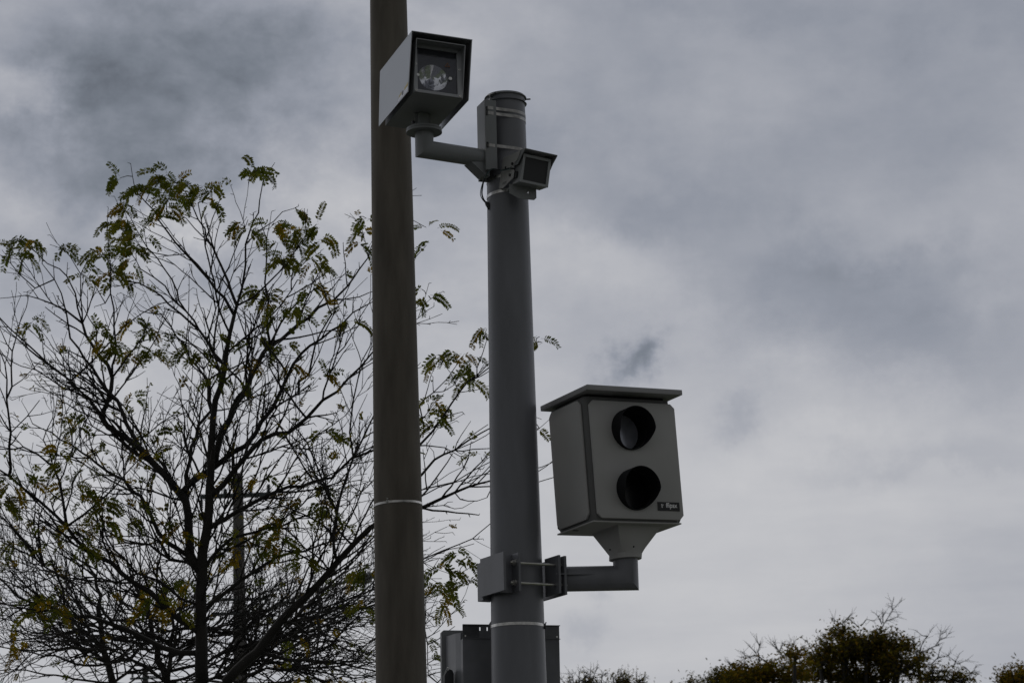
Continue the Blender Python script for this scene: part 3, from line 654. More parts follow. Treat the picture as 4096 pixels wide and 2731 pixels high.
# ------------------------------------------------------------------ utility poles and lamp beyond the tree
def utility_pole(label, px_top, py_top, px_bot, wt_, wb_, Y, arms, insul):
    T = at(px_top, py_top, Y); B = at(px_bot, 2731, Y); ax = pole_axis(T, B)
    t = thing('utility_pole', label, 'utility pole', (ax(0).x, ax(0).y, 0), (0, 0, 0), None)
    k = Y / math.cos(PITCH) / F
    bm = BM(); round_shaft(bm, [(rel(ax(z), t), (wt_ + (wb_ - wt_) * (T.z - z) / (T.z - B.z)) * k / 2) for z in (0, B.z * .5, B.z, (B.z + T.z) / 2, T.z)], 20); link('post', bm, MT['wood'], t, 40)
    for (x0, x1, y0, y1, th) in arms:
        a, b = at(x0, y0, Y - .25), at(x1, y1, Y - .12); u = (b - a); L = u.length
        m = M4.Translation(rel(a, t)) @ u.to_track_quat('X', 'Z').to_matrix().to_4x4()
        bm = BM(); box(bm, 0, L, -.045, .045, -th * k / 2, th * k / 2, m, .006); link('crossarm', bm, MT['arm'], t)
    for (x, y, h) in insul:
        p = rel(at(x, y, Y - .2), t); bm = BM(); s = 1 if h > 0 else -1; h = abs(h) * k
        prof = []
        for i in range(4): prof += [(h * (.12 + i * .2), .035), (h * (.2 + i * .2), .055), (h * (.26 + i * .2), .035)]
        prof = [(0, .02)] + prof + [(h, .03)]
        tube(bm, [p + V((0, 0, s * z)) for z, r in prof], [r for z, r in prof], 12); link('insulator', bm, MT['insul'], t, 40)
    return t
utility_pole('grey timber utility pole with wide crossarms and insulators, seen through the tree branches', 951, 1894, 962, 40, 55, 55, [(799, 1101, 1986, 1976, 17), (870, 1075, 2398, 2394, 10), (850, 1048, 2456, 2448, 11)], [(1003, 1972, 34), (1074, 1972, 36), (805, 1994, -42), (900, 1984, 30)])
utility_pole('distant timber utility pole low behind the tree, only its top crossarm showing', 580, 2668, 582, 22, 24, 95, [(520, 649, 2713, 2708, 8)], [(530, 2708, 16), (640, 2704, 16)])
LY = 54.5
lh = at(1440, 2308, LY); st = thing('street_lamp', 'pale street lamp head on a curved arm, left of the brown pole among branches', 'street lamp', at(985, 2530, LY))
bm = BM(); tube(bm, [rel(p, st) for p in smooth_pts([at(985, 2530, LY), at(1060, 2448, LY), at(1150, 2402, LY), at(1274, 2357, LY), at(1395, 2322, LY)])], .035, 10); link('lamp_arm', bm, MT['lampgrey'], st, 40)
bm = BM(); a, b = at(1385, 2325, LY), at(1502, 2298, LY); u = b - a
m = M4.Translation(rel(a, st)) @ u.to_track_quat('X', 'Z').to_matrix().to_4x4(); L = u.length
rings = []
for (x, w, h, zo) in ((0, .05, .05, 0), (.15 * L, .09, .07, .01), (.4 * L, .16, .10, .0), (.8 * L, .17, .09, .0), (L, .06, .04, .0)):
    rings.append([bm.verts.new(m @ V((x, w * math.cos(2 * math.pi * i / 16), zo + h * math.sin(2 * math.pi * i / 16)))) for i in range(16)])
for p, q in zip(rings, rings[1:]):
    for i in range(16): bm.faces.new((p[i], p[(i + 1) % 16], q[(i + 1) % 16], q[i]))
bm.faces.new(rings[0]); bm.faces.new(rings[-1]); hd = link('lamp_head', bm, MT['lampgrey'], st, 50)
bm = BM(); box(bm, .42 * L, .85 * L, -.12, .12, -.125, -.07, m, .02); link('lamp_lens', bm, MT['lampglass'], hd)

# ------------------------------------------------------------------ the honey locust
rnd = random.Random(7)
class Skel:
    """branch skeleton: world points and radii, swept into one trunk mesh"""
    def __init__(s, Y): s.Y = Y; s.nodes = []; s.bm = BM(); s.tips = []
    def near(s, px, py, tol):
        best, bd = None, tol
        for (x, y, p, r) in s.nodes:
            d = math.hypot(x - px, y - py)
            if d < bd: best, bd = (p, r), d
        return best
    def add(s, pts, rad, n=6):
        tube(s.bm, pts, rad, n)
        for p, r in zip(pts, rad): x, y = proj(p); s.nodes.append((x, y, p, r))
PXM = 18.6 / F            # metres per photo pixel at the tree
def limb(sk, pix, w0, w1, drift=None, n=7, tol=45):
    st = sk.near(pix[0][0], pix[0][1], tol)
    Y0 = st[0].y if st else sk.Y
    L = sum(math.hypot(b[0] - a[0], b[1] - a[1]) for a, b in zip(pix, pix[1:])) or 1
    dr = drift if drift is not None else rnd.uniform(-.55, .55)
    pts = []; rad = []; acc = 0
    for i, q in enumerate(pix):
        if i: acc += math.hypot(q[0] - pix[i - 1][0], q[1] - pix[i - 1][1])
        t = acc / L
        pts.append(at(q[0], q[1], Y0 + dr * acc * PXM)); rad.append((w0 + (w1 - w0) * t) * PXM / 2)
    if st: pts[0] = st[0]
    # subdivide with slight wander so that no limb is ruler-straight
    P2, R2 = [], []
    for i in range(len(pts) - 1):
        d = (pts[i + 1] - pts[i]).length; k = max(1, int(d / .09))
        for j in range(k):
            t = j / k; w = (.0 if j == 0 else 1) * min(.012, d * .05)
            P2.append(pts[i].lerp(pts[i + 1], t) + V((rnd.gauss(0, w), rnd.gauss(0, w), rnd.gauss(0, w)))); R2.append(rad[i] + (rad[i + 1] - rad[i]) * t)
    P2.append(pts[-1]); R2.append(rad[-1]); sk.add(P2, R2, n)
    return P2, R2
def twig(sk, p, d, L, r, depth, dens=1.0):
    """zig-zag twig with spurs, forking alternately"""
    pts, rad = [p], [r]; n = max(2, int(L / .075)); side = rnd.choice((-1, 1))
    d = d.normalized(); ax = V((rnd.gauss(0, .4), 1, rnd.gauss(0, .4))).normalized()
    for i in range(n):
        k = d.cross(ax).normalized()
        d = (d + k * side * rnd.uniform(.03, .17) + V((0, 0, .03)) + V((rnd.gauss(0, .05), rnd.gauss(0, .07), rnd.gauss(0, .05)))).normalized(); side = -side
        p = p + d * (L / n) * rnd.uniform(.8, 1.2); pts.append(p); rad.append(max(.0020, r * (1 - .55 * (i + 1) / n)))
        kk = d.cross(ax).normalized() * side
        if depth > 0 and rnd.random() < .42 * dens and i < n - 1:
            d2 = (d * rnd.uniform(.8, 1.1) + kk * rnd.uniform(.3, .75) + V((0, rnd.gauss(0, .3), .06)))
            twig(sk, p, d2, L * rnd.uniform(.35, .75), max(.0024, r * .68), depth - 1, dens)
        elif rnd.random() < .42:      # spur
            d2 = (d * .5 + kk).normalized(); l2 = rnd.uniform(.012, .035); tube(sk.bm, [p, p + d2 * l2], [rad[-1] * .8 + .001, .0012], 4)
    sk.add(pts, rad, 5 if r > .004 else 4); sk.tips.append((p, d))
def dress(sk, P, Rr, step, L0, L1, depth=2, dens=1.0, start=.15, spread=(.45, .95)):
    """side twigs along a limb"""
    acc = 0; side = rnd.choice((-1, 1)); tot = sum((b - a).length for a, b in zip(P, P[1:])); run = 0; nxt = tot * start
    for i in range(len(P) - 1):
        run += (P[i + 1] - P[i]).length
        if run < nxt or proj(P[i])[0] > 1905: continue
        nxt = run + step * rnd.uniform(.6, 1.5); side = -side
        d = (P[i + 1] - P[i]).normalized(); k = d.cross(V((0, 1, 0))).normalized()
        if rnd.random() < .3: side = -side
        ang = rnd.uniform(*spread)
        d2 = d * math.cos(ang) + k * side * math.sin(ang) + V((0, rnd.gauss(0, .4), .06))
        twig(sk, P[i + 1], d2, rnd.uniform(L0, L1), min(.0085, max(.0036, Rr[i] * .6)), depth, dens)
def A(*q): return [(x / 1.4253, 500 + y / 1.4253) for x, y in q]          # upper survey sheet
def B(*q): return [(x / 1.3867, 1600 + y / 1.3867) for x, y in q]         # lower survey sheet
def Cc(*q): return [(1640 + x / 2.24, 1400 + y / 2.24) for x, y in q]      # right of the brown pole
def Dd(*q): return [(1680 + x / 2.147, 2000 + y / 2.147) for x, y in q]
TY = 18.0
sk = Skel(TY)
trunk_px = B((1122, 1568), (1118, 1400), (1112, 1200), (1113, 1060), (1122, 960), (1122, 850), (1148, 720), (1160, 600), (1162, 500), (1170, 380), (1172, 250), (1182, 100), (1195, 0)) + A((1262, 1480), (1290, 1300), (1310, 1190), (1335, 1085))
tb = at(805, 2731, TY); foot = V((tb.x + .02, tb.y, 0))
tube(sk.bm, [foot, foot + V((0, 0, .5)), foot.lerp(tb, .6), tb], [.105, .082, .064, 52 * PXM / 2 * 1.02], 14)
L = []          # (points, radii, dress step, twig length range, depth)
def lim(px, w0, w1, step=.16, l0=.12, l1=.5, depth=2, drift=None, n=7, dens=1.0, tol=45):
    P, Q = limb(sk, px, w0, w1, drift, n, tol); L.append((P, Q, step, l0, l1, depth, dens))
lim(trunk_px, 53, 15, .22, .15, .6, 2, 0, 12)
# upper forks
lim(A((1335, 1085), (1280, 985), (1190, 880), (1110, 790), (1060, 735), (1000, 670), (910, 550), (830, 440), (770, 370)), 13, 4, .3, .06, .2, 1)
lim(A((1335, 1085), (1350, 1030), (1300, 890), (1260, 800), (1215, 700), (1130, 540), (1070, 400)), 14, 4, .3, .06, .2, 1)
lim(A((1215, 700), (1180, 660), (1110, 590), (1060, 530), (1020, 510)), 6, 3, .35, .05, .12, 0)
lim(A((1215, 720), (1200, 640), (1170, 540), (1155, 490)), 7, 3, .4, .05, .1, 0)
lim(A((1345, 1050), (1380, 930), (1400, 800), (1400, 680), (1440, 560), (1480, 430), (1500, 320), (1510, 250)), 11, 3, .3, .06, .25, 1)
lim(A((1355, 1050), (1500, 930), (1580, 850), (1680, 720), (1750, 620)), 9, 3, .2, .06, .3, 1)
lim(A((1410, 660), (1480, 600), (1560, 550), (1610, 495), (1680, 475)), 6, 2.5, .3, .04, .1, 0)
lim(A((1540, 1250), (1520, 1100), (1510, 900), (1520, 750), (1520, 650), (1480, 540)), 12, 3, .2, .08, .3, 1)
lim(A((1220, 1300), (1230, 1150), (1250, 1000), (1260, 860)), 9, 4, .2, .08, .3, 1)
lim(A((1245, 1440), (1220, 1300)), 11, 9, 2)
# stem on the left of the trunk with its forks
lim(B((1100, 990), (1055, 870), (1045, 700), (1030, 560), (1000, 520), (930, 430), (850, 350), (780, 270), (700, 210), (600, 150), (560, 90)) + A((640, 1440), (560, 1310), (490, 1200), (470, 1130), (380, 1060), (300, 1020), (220, 990), (150, 970)), 40, 4, .16, .12, .5, 2, .25, 10)
lim(A((470, 1130), (430, 960), (380, 860), (340, 820), (270, 790), (210, 730), (160, 680)), 8, 3, .25, .06, .25, 1)
lim(A((400, 1215), (380, 1080), (350, 960), (310, 880), (240, 790)), 8, 3, .2, .06, .25, 1)
lim(A((310, 880), (200, 930), (110, 850), (0, 740)), 6, 3, .25, .06, .2, 1)
lim(A((470, 1130), (460, 980), (460, 850), (400, 750)), 7, 3, .25, .06, .25, 1)
lim(A((640, 1440), (660, 1240), (650, 1050), (630, 960), (630, 800), (610, 600)), 10, 3, .22, .06, .25, 1)
lim(A((630, 960), (600, 1015), (550, 930), (510, 870)), 5, 2.5, .3, .04, .1, 0)
lim(B((1040, 480), (1110, 420), (1190, 370), (1290, 290), (1420, 180), (1510, 50)) + A((1640, 1430), (1720, 1300), (1890, 1170), (2010, 1070), (2120, 1010)), 26, 4, .15, .1, .45, 2, -.2)
lim(B((790, 310), (740, 200), (700, 130), (650, 0)) + A((560, 1440), (480, 1330), (400, 1215)), 20, 8, .16, .1, .4, 2)
lim(B((1030, 560), (1030, 420), (1060, 260), (1100, 140), (1170, 60)) + A((1180, 1460), (1080, 1330), (1000, 1200), (920, 1080), (800, 1060)), 18, 4, .16, .1, .45, 2)
lim(B((870, 370), (760, 300), (640, 200), (560, 80), (500, 0)) + A((440, 1500), (300, 1385), (190, 1280), (90, 1190), (0, 1100), (-120, 1010)), 15, 4, .16, .1, .4, 2)
lim(A((1280, 1340), (1180, 1230), (1080, 1120), (960, 1020), (850, 930), (790, 900), (650, 880)), 13, 4, .18, .08, .35, 2)
lim(A((1150, 1200), (1060, 1060), (980, 880), (930, 810), (840, 700), (780, 600), (740, 520)), 9, 3, .22, .06, .3, 1)
lim(A((1060, 1060), (970, 970), (880, 870), (800, 820), (740, 720)), 8, 3, .25, .06, .25, 1)
lim(A((1060, 735), (960, 745), (880, 730), (800, 690), (740, 600)), 5, 2.5, .25, .05, .15, 1)
lim(A((1180, 1200), (1230, 1050), (1190, 900), (1200, 820)), 7, 3, .2, .06, .25, 1)
# right forks from the trunk
lim(B((1162, 540), (1180, 520), (1290, 400), (1400, 270), (1450, 220), (1600, 180), (1700, 100), (1790, 0)) + A((1980, 1450), (2120, 1300), (2250, 1180)), 24, 4, .15, .1, .45, 2, -.3, 9)
lim(B((1172, 330), (1230, 170), (1290, 50)) + A((1430, 1440), (1500, 1300), (1540, 1250), (1650, 1180), (1760, 1100), (1900, 1000), (1980, 920), (2050, 820), (2118, 690)), 28, 4, .16, .08, .4, 2, .25, 9)
lim(A((1540, 1250), (1600, 1130), (1700, 1010), (1800, 930), (1920, 990)), 10, 3, .18, .08, .3, 1)
lim(A((1400, 1480), (1410, 1220), (1450, 1150), (1500, 1000), (1600, 860)), 10, 3, .18, .08, .3, 1)
lim(A((1455, 1150), (1420, 1100), (1370, 1050)), 6, 3, .3, .05, .15, 0)
lim(A((1700, 1540), (1780, 1330), (1830, 1180), (1890, 1080), (1820, 880), (1790, 790)), 10, 3, .2, .08, .3, 1)
lim(B((1150, 720), (1190, 690), (1310, 620), (1440, 550), (1600, 480), (1740, 450), (1840, 430), (1900, 370), (1960, 310), (2080, 250)), 20, 5, .14, .1, .45, 2, -.2, 9)
lim(B((1120, 930), (1210, 830), (1290, 760), (1420, 730), (1560, 700), (1700, 640), (1850, 560)), 16, 4, .14, .1, .45, 2)
lim(B((1115, 1240), (1180, 1120), (1330, 1000), (1470, 910), (1600, 850), (1780, 800), (1950, 770)), 20, 5, .13, .1, .45, 2, .3)
# the big low limb on the right: leaves the trunk below the picture
lowp = at(880, 2790, TY); tube(sk.bm, [foot.lerp(tb, .86), lowp, at(901, 2731, TY)], [.05, .046, .043], 10)
sk.nodes.append((901, 2731, at(901, 2731, TY), .043))
lim([(901, 2731), (945, 2680), (990, 2637), (1091, 2522), (1159, 2444), (1220, 2390), (1274, 2335), (1318, 2285), (1349, 2247), (1410, 2180), (1480, 2110), (1580, 2060)] + Cc((105, 1412), (280, 1330), (400, 1275), (520, 1225), (600, 1200), (720, 1170), (860, 1120)), 41, 5, .15, .1, .45, 2, -.1, 10, tol=60)
lim(B((1880, 860), (1850, 750), (1870, 620), (1890, 520), (1930, 400), (1960, 320), (1940, 180), (1960, 0)) + A((2040, 1450), (2060, 1350), (2110, 1260)), 12, 4, .15, .1, .4, 2)
lim(B((1500, 1480), (1600, 1440), (1700, 1440), (1800, 1450), (1900, 1460), (2080, 1500)), 15, 6, .14, .1, .45, 2, tol=200)
lim(B((1560, 1260), (1700, 1290), (1800, 1250), (1950, 1180), (2080, 1130), (2200, 1080)), 12, 4, .13, .1, .45, 2, tol=120)
lim(B((1760, 1030), (1760, 1200), (1765, 1330), (1750, 1440)), 10, 8, .2, .1, .3, 1, tol=120)
# right of the brown pole
lim(Cc((-60, 1040), (40, 900), (100, 835), (200, 730), (300, 590), (370, 480), (440, 380), (520, 280), (600, 240), (710, 155), (800, 110)), 11, 4, .3, .06, .2, 1, -.2, tol=500)
lim(Cc((560, 270), (640, 190), (715, 110)), 5, 3, 9); lim(Cc((540, 290), (640, 230), (715, 185)), 5, 3, 9)
lim(Cc((570, 250), (600, 160), (640, 60), (660, 0), (690, -100)), 5, 2.5, .4, .03, .06, 0)
lim(Cc((370, 480), (300, 600), (210, 690), (130, 740)), 5, 3, 9); lim(Cc((230, 710), (380, 630), (484, 568)), 3.5, 2, 9)
lim(Cc((-40, 620), (85, 490), (130, 440), (210, 380), (330, 260), (420, 130)), 6, 3, .35, .04, .15, 0, tol=500)
lim(Cc((130, 440), (160, 340), (222, 145)), 4, 2, 9); lim(Cc((210, 400), (300, 370), (400, 310), (480, 180)), 4, 2, .4, .03, .08, 0); lim(Cc((460, 330), (365, 205), (290, 110)), 3.5, 2, 9)
lim(Cc((470, 390), (600, 355), (710, 318)), 3.5, 2, 9); lim(Cc((90, 610), (165, 550), (240, 440), (305, 392)), 3.5, 2, 9, tol=200)
lim(Cc((-60, 1290), (40, 1180), (105, 1115), (220, 980), (300, 935), (400, 895), (520, 810), (640, 740), (715, 700), (860, 640)), 12, 4, .4, .04, .12, 0, .1, tol=500)
lim(Cc((400, 890), (420, 830), (460, 760), (545, 635)), 4, 2, .3, .01, .03, 0); lim(Cc((400, 893), (500, 800), (580, 745), (700, 665)), 4, 3, 9); lim(Cc((400, 905), (470, 905), (560, 888), (720, 880), (850, 870)), 5, 3, .4, .02, .05, 0); lim(Cc((430, 900), (560, 830), (680, 765), (720, 735)), 4, 3, 9)
lim(Cc((222, 975), (212, 910), (165, 855)), 3, 2, 9); lim(Cc((400, 915), (460, 930), (495, 910)), 3.5, 2, 9)
lim(Cc((-40, 1290), (105, 1250), (250, 1215), (400, 1180), (530, 1100), (600, 1060), (720, 1000), (840, 930)), 6, 3, .35, .03, .1, 0, tol=500)
lim(Cc((-30, 1370), (110, 1305), (250, 1230), (330, 1205), (450, 1170), (560, 1130), (720, 1105), (820, 1090)), 5, 3, .35, .03, .1, 0, tol=500)
lim(Cc((120, 1225), (220, 1195), (350, 1105), (420, 1070), (475, 1045)), 3.5, 2, .4, .02, .05, 0, tol=200); lim(Cc((470, 1175), (520, 1190), (600, 1195), (700, 1195)), 3.5, 2, 9)
lim(Cc((530, 1215), (590, 1160), (650, 1110), (715, 1040), (800, 950)), 5, 3, 9); lim(Cc((380, 1310), (450, 1335), (520, 1350), (600, 1350), (690, 1320)), 5, 2.5, .3, .02, .06, 0); lim(Cc((660, 1330), (715, 1265), (790, 1190)), 4, 3, 9)
lim(Cc((130, 1410), (200, 1398), (300, 1390), (340, 1360), (385, 1357)), 4, 2, .4, .02, .05, 0); lim(Cc((280, 1390), (400, 1420), (470, 1412), (580, 1350)), 3.5, 2, 9); lim(Cc((240, 1375), (320, 1385), (360, 1405)), 2.5, 1.5, 9)
lim(Dd((-60, 540), (35, 500), (200, 430), (330, 380), (450, 330), (520, 270), (605, 200), (700, 120)), 6, 3, .35, .03, .1, 0, -.1, tol=500)
lim(Dd((-30, 560), (35, 525), (150, 460), (250, 420), (370, 400), (465, 372)), 5, 2.5, .35, .03, .08, 0, tol=500); lim(Dd((30, 470), (120, 440), (180, 410), (215, 390)), 3, 2, 9, tol=200)
lim(Dd((450, 335), (520, 370), (605, 412)), 2, 1.5, 9); lim(Dd((340, 400), (420, 440), (530, 512)), 2, 1.5, 9)
lim(Dd((-20, 750), (40, 690), (100, 600), (170, 490)), 4, 2, .3, .03, .08, 0, tol=500); lim(Dd((-20, 640), (60, 620), (130, 580), (200, 555)), 4, 2.5, 9, tol=500); lim(Dd((-20, 880), (45, 830), (110, 790), (160, 755)), 4, 2, 9, tol=500)
lim(Dd((-20, 980), (50, 945), (110, 910), (155, 880)), 3.5, 2, 9, tol=500); lim(Dd((-40, 1300), (65, 1240), (160, 1190), (205, 1150), (300, 1080)), 5, 2.5, 9, tol=500)
lim(Dd((-20, 1440), (65, 1400), (150, 1350), (205, 1330), (300, 1290)), 4, 2.5, .3, .03, .08, 0, tol=500); lim(Dd((-20, 1480), (70, 1460), (205, 1435)), 3.5, 2, 9, tol=500); lim(Dd((-20, 1530), (70, 1498), (200, 1465), (300, 1450)), 4, 2.5, 9, tol=500)
lim(Dd((100, 1640), (150, 1565), (210, 1500)), 6, 4, 9, tol=500); lim(Dd((-20, 1090), (60, 1100), (110, 1080), (160, 1085)), 3, 2, 9, tol=500)
lim(Cc((700, 960), (900, 860), (1050, 790), (1160, 700), (1250, 620)), 4, 2, 9, tol=300)     # twig that ends between pole and camera box
lim([(2000, 1900), (2100, 1880), (2165, 1868), (2200, 1853), (2225, 1840)], 5, 3, 9, tol=300)
lim(Cc((700, 160), (900, 40), (1130, -60)), 4, 2, 9, tol=200); lim(Cc((850, 640), (1020, 560), (1180, 620)), 4, 2, 9, tol=300)
# low left limbs
lim(B((1100, 1320), (1000, 1220), (930, 1160), (830, 1060), (740, 1010), (620, 900), (500, 850), (420, 770), (370, 700), (310, 640), (220, 560), (120, 480), (50, 420), (-60, 350)), 26, 6, .14, .1, .45, 2, -.25, 9)
lim(B((365, 690), (350, 560), (330, 450), (295, 370), (210, 300), (130, 260), (-20, 270)), 13, 4, .16, .1, .4, 2)
lim(B((300, 370), (240, 220), (300, 40)), 6, 3, .2, .08, .25, 1)
lim(B((1090, 1440), (1000, 1400), (900, 1370), (800, 1320), (700, 1270), (560, 1220), (430, 1200), (360, 1180), (250, 1130), (100, 1090), (-30, 960)), 24, 7, .13, .1, .45, 2, .2, 9)
lim(B((1020, 880), (930, 790), (860, 690), (820, 600), (780, 530), (640, 420), (500, 320), (400, 250), (290, 180), (180, 130)), 20, 4, .14, .1, .45, 2, .35)
lim(B((360, 1180), (350, 1050), (310, 960), (200, 880), (80, 820), (-20, 770)), 11, 4, .15, .1, .4, 2)
lim(B((1115, 1000), (1040, 900), (940, 880), (830, 800), (700, 790), (560, 700), (440, 690)), 13, 4, .13, .1, .4, 2)
lim(B((1115, 1150), (1000, 1100), (880, 1000), (760, 960), (650, 1010), (520, 980), (380, 1000), (250, 940)), 12, 4, .13, .1, .4, 2)
lim(B((-30, 560), (60, 380), (60, 180), (45, 60)) + A((38, 1560), (40, 1450), (0, 1290)), 14, 4, .18, .1, .35, 1, tol=200)
lim(A((45, 1560), (70, 1290), (95, 1200), (150, 1040)), 8, 3, .2, .06, .25, 1); lim(A((70, 1290), (40, 1250), (0, 1160)), 5, 3, .3, .05, .15, 0)
lim(B((60, 180), (150, 90), (220, 0)), 5, 3, .3, .08, .2, 0)
cand = [(x, y) for (x, y, p, r) in sk.nodes if 1480 < y < 2450 and 60 < x < 1420 and .006 < r < .03]
for i in range(64):          # finer branches filling the middle of the crown, rising outwards
    x0_, y0_ = rnd.choice(cand); sg = 1 if x0_ > 820 else -1
    if rnd.random() < .25: sg = -sg
    rise = rnd.uniform(.35, 1.25); q = [(x0_, y0_)]; stp = rnd.uniform(38, 80)
    for j in range(6):
        rise += rnd.gauss(.03, .15); q.append((q[-1][0] + sg * stp * math.cos(rise), q[-1][1] - stp * math.sin(rise) + rnd.gauss(0, 4)))
    lim(q, rnd.uniform(7, 11), 3, .16, .08, .3, 1, rnd.uniform(-.5, .5), 6)
for (P, Q, step, l0, l1, depth, dens) in L:
    if step > 5: continue
    mx_, my_ = proj(P[len(P) // 2])
    low = max(0, min(1, (my_ - 1150) / 900)) if mx_ < 1500 else 0
    if mx_ < 1500: dress(sk, P, Q, step * (.85 - .40 * low), l0, l1 * (1.15 + .55 * low), depth + (1 if low > .5 else 0), dens, .1, (.2, .68))
    else: dress(sk, P, Q, step, l0, l1, depth, dens)
# leaf sprays: (place, fronds, yellowness 0..1)
SPR = [(p, 3, .15) for p in A((690, 290), (760, 370), (700, 460), (830, 370), (890, 290), (960, 290), (1010, 320), (1080, 350), (1150, 350), (1170, 440), (960, 420), (1010, 390), (940, 490), (650, 560), (700, 590), (740, 540), (690, 640), (720, 700), (770, 710), (640, 830), (720, 790), (700, 850), (110, 640), (90, 690), (150, 770), (1458, 262), (1430, 290), (1640, 580), (1700, 600), (1800, 590), (1590, 670), (1660, 700), (1800, 650), (1580, 760), (1640, 760), (1500, 980), (1560, 970), (1600, 1040), (1690, 1010), (770, 1120), (840, 1180), (560, 1190), (610, 1240), (780, 1280), (860, 1290))]
SPR += [(p, 2, .15) for p in A((350, 700), (560, 720), (590, 760), (470, 840), (200, 670), (1492, 262), (1380, 570), (1440, 600), (1560, 560), (1680, 490), (1760, 760), (1830, 800), (1770, 880), (2080, 620), (2050, 690), (1560, 1090), (1720, 1060), (1960, 1010), (1980, 1130), (680, 1260), (740, 1340), (170, 1140), (990, 1200), (1100, 1290), (1140, 1300), (1640, 1260), (900, 540), (2100, 520), (780, 640), (1230, 1210), (1220, 370), (880, 360))]
SPR += [(p, 2, .7) for p in A((1460, 1240), (1400, 1370), (1670, 1360), (1220, 1480), (1380, 1500), (1860, 1440), (760, 1560))]
SPR += [(p, 1, .25) for p in B((400, 110), (440, 150), (540, 260), (320, 310), (360, 350), (490, 390), (30, 420), (60, 480), (180, 460), (30, 560), (400, 480), (480, 520), (560, 570), (600, 610), (500, 540), (1700, 540), (1800, 510), (1760, 590), (1740, 640), (1850, 640), (1900, 680), (1320, 790), (1400, 800), (880, 990), (940, 1010), (1000, 1010), (1060, 1020), (180, 1090), (240, 1070), (160, 1150), (250, 1140), (300, 1130), (200, 1190), (1800, 180), (1860, 230), (1430, 430), (1580, 560))]
SPR += [(p, 1, .8) for p in B((840, 200), (780, 270), (850, 310), (870, 390), (390, 680), (420, 710), (500, 670), (760, 610), (1010, 680), (1020, 760), (1460, 640), (1500, 710), (1460, 740), (1290, 840), (1300, 900), (870, 1100), (850, 1180), (1990, 960), (1610, 1330), (60, 1340), (140, 1390), (970, 1150))]
SPR += [(p, 2, .35) for p in B((1540, 870), (1640, 840), (1700, 890), (1550, 800), (40, 540), (930, 1120), (990, 1200), (2040, 940), (1980, 1140), (320, 1190), (600, 680), (570, 820), (460, 820), (1100, 650), (1240, 420), (1600, 640), (720, 700), (20, 600), (90, 790))]
SPR += [(p, 0, .2) for p in Cc((260, 40), (310, 60), (360, 80), (420, 40), (480, 40), (530, 80), (490, 170), (440, 250), (520, 200), (570, 290), (150, 500), (210, 490), (270, 520), (330, 550), (150, 590), (170, 660), (120, 690), (690, 950), (240, 150))]
SPR += [(p, 0, .2) for p in [(1717, 905), (1760, 920), (1700, 975), (1697, 1155), (1730, 1190), (1690, 1230), (1940, 1300), (1925, 1330), (2150, 1345), (2172, 1368), (2160, 1690), (2150, 1720)]]
SPR += [(p, 1, .3) for p in Dd((290, 470), (190, 560), (300, 620), (390, 540), (220, 700), (160, 760))]
SPR += [(p, 0, .3) for p in Dd((420, 560), (230, 790), (190, 880), (250, 880), (380, 680), (80, 1170), (100, 1340), (320, 740))]
lb = BM()
def leaflet(p, d, nrm, L, w, mi):
    s = d.cross(nrm).normalized()
    q = [p, p + d * L * .35 + s * w * .5, p + d * L * .75 + s * w * .38, p + d * L, p + d * L * .75 - s * w * .38, p + d * L * .35 - s * w * .5]
    sag = nrm * (-.10 * L)
    q[3] += sag
    v = [lb.verts.new(x) for x in q]; f = lb.faces.new(v); f.material_index = mi
def frond(p, d, L, yel):
    """one pinnate leaf: drooping stalk with paired leaflets"""
    d = d.normalized(); n = max(6, int(L / .0125)); pts = [p]
    droop = rnd.uniform(.07, .20)
    for i in range(n):
        d = (d + V((0, 0, -droop)) + V((rnd.gauss(0, .03), rnd.gauss(0, .03), rnd.gauss(0, .03)))).normalized(); pts.append(pts[-1] + d * (L / n))
    tube(sk_l.bm, pts[::2], .0011, 3, False)
    mi = 2 if rnd.random() < yel * .75 else (1 if rnd.random() < .45 else 0)
    ll = rnd.uniform(.029, .042); roll = V((rnd.gauss(0, .4), -1 if rnd.random() < .6 else 1, rnd.gauss(.35, .4))).normalized()
    for i in range(2, n + 1):
        dd = (pts[i] - pts[i - 1]).normalized(); sd = dd.cross(roll).normalized()
        taper = 1 - .55 * abs(i / n - .45) ** 1.2
        for s in (-1, 1):
            if rnd.random() < .06: continue
            dv = (sd * s + dd * rnd.uniform(.35, .65) + V((0, rnd.gauss(0, .2), -rnd.uniform(.0, .35)))).normalized()
            nr = (roll + V((rnd.gauss(0, .35), rnd.gauss(0, .35), rnd.gauss(0, .35)))).normalized()
            leaflet(pts[i], dv, nr, ll * taper * rnd.uniform(.85, 1.1), ll * .40 * taper, mi if rnd.random() < .85 else rnd.choice((0, 1)))
class _S: pass
sk_l = _S(); sk_l.bm = sk.bm
nodes0 = [q for q in sk.nodes]
for (px, py), k, yel in SPR:
    best, bd = None, 1e9
    for (x, y, p, r) in nodes0:
        dd = math.hypot(x - px, (y - py) * (1.0 if y > py else 1.7))
        if r < .02 and dd < bd: best, bd = p, dd
    Yb = best.y if best else TY
    p = at(px + rnd.gauss(0, 8), py + rnd.gauss(0, 8), Yb + rnd.gauss(0, .08))
    if best and 8 < bd < 170:
        mid = best.lerp(p, .5) + V((rnd.gauss(0, .01), rnd.gauss(0, .01), .012)); tube(sk.bm, [best, mid, p], [.0036, .0030, .0022], 5, False)
    for i in range(k + 2):
        a = rnd.uniform(-.35, math.pi + .35)
        frond(p + V((rnd.gauss(0, .012), rnd.gauss(0, .02), rnd.gauss(0, .012))), V((math.cos(a), rnd.gauss(0, .45), math.sin(a) * .40 - .10)), rnd.uniform(.11, .21), yel)
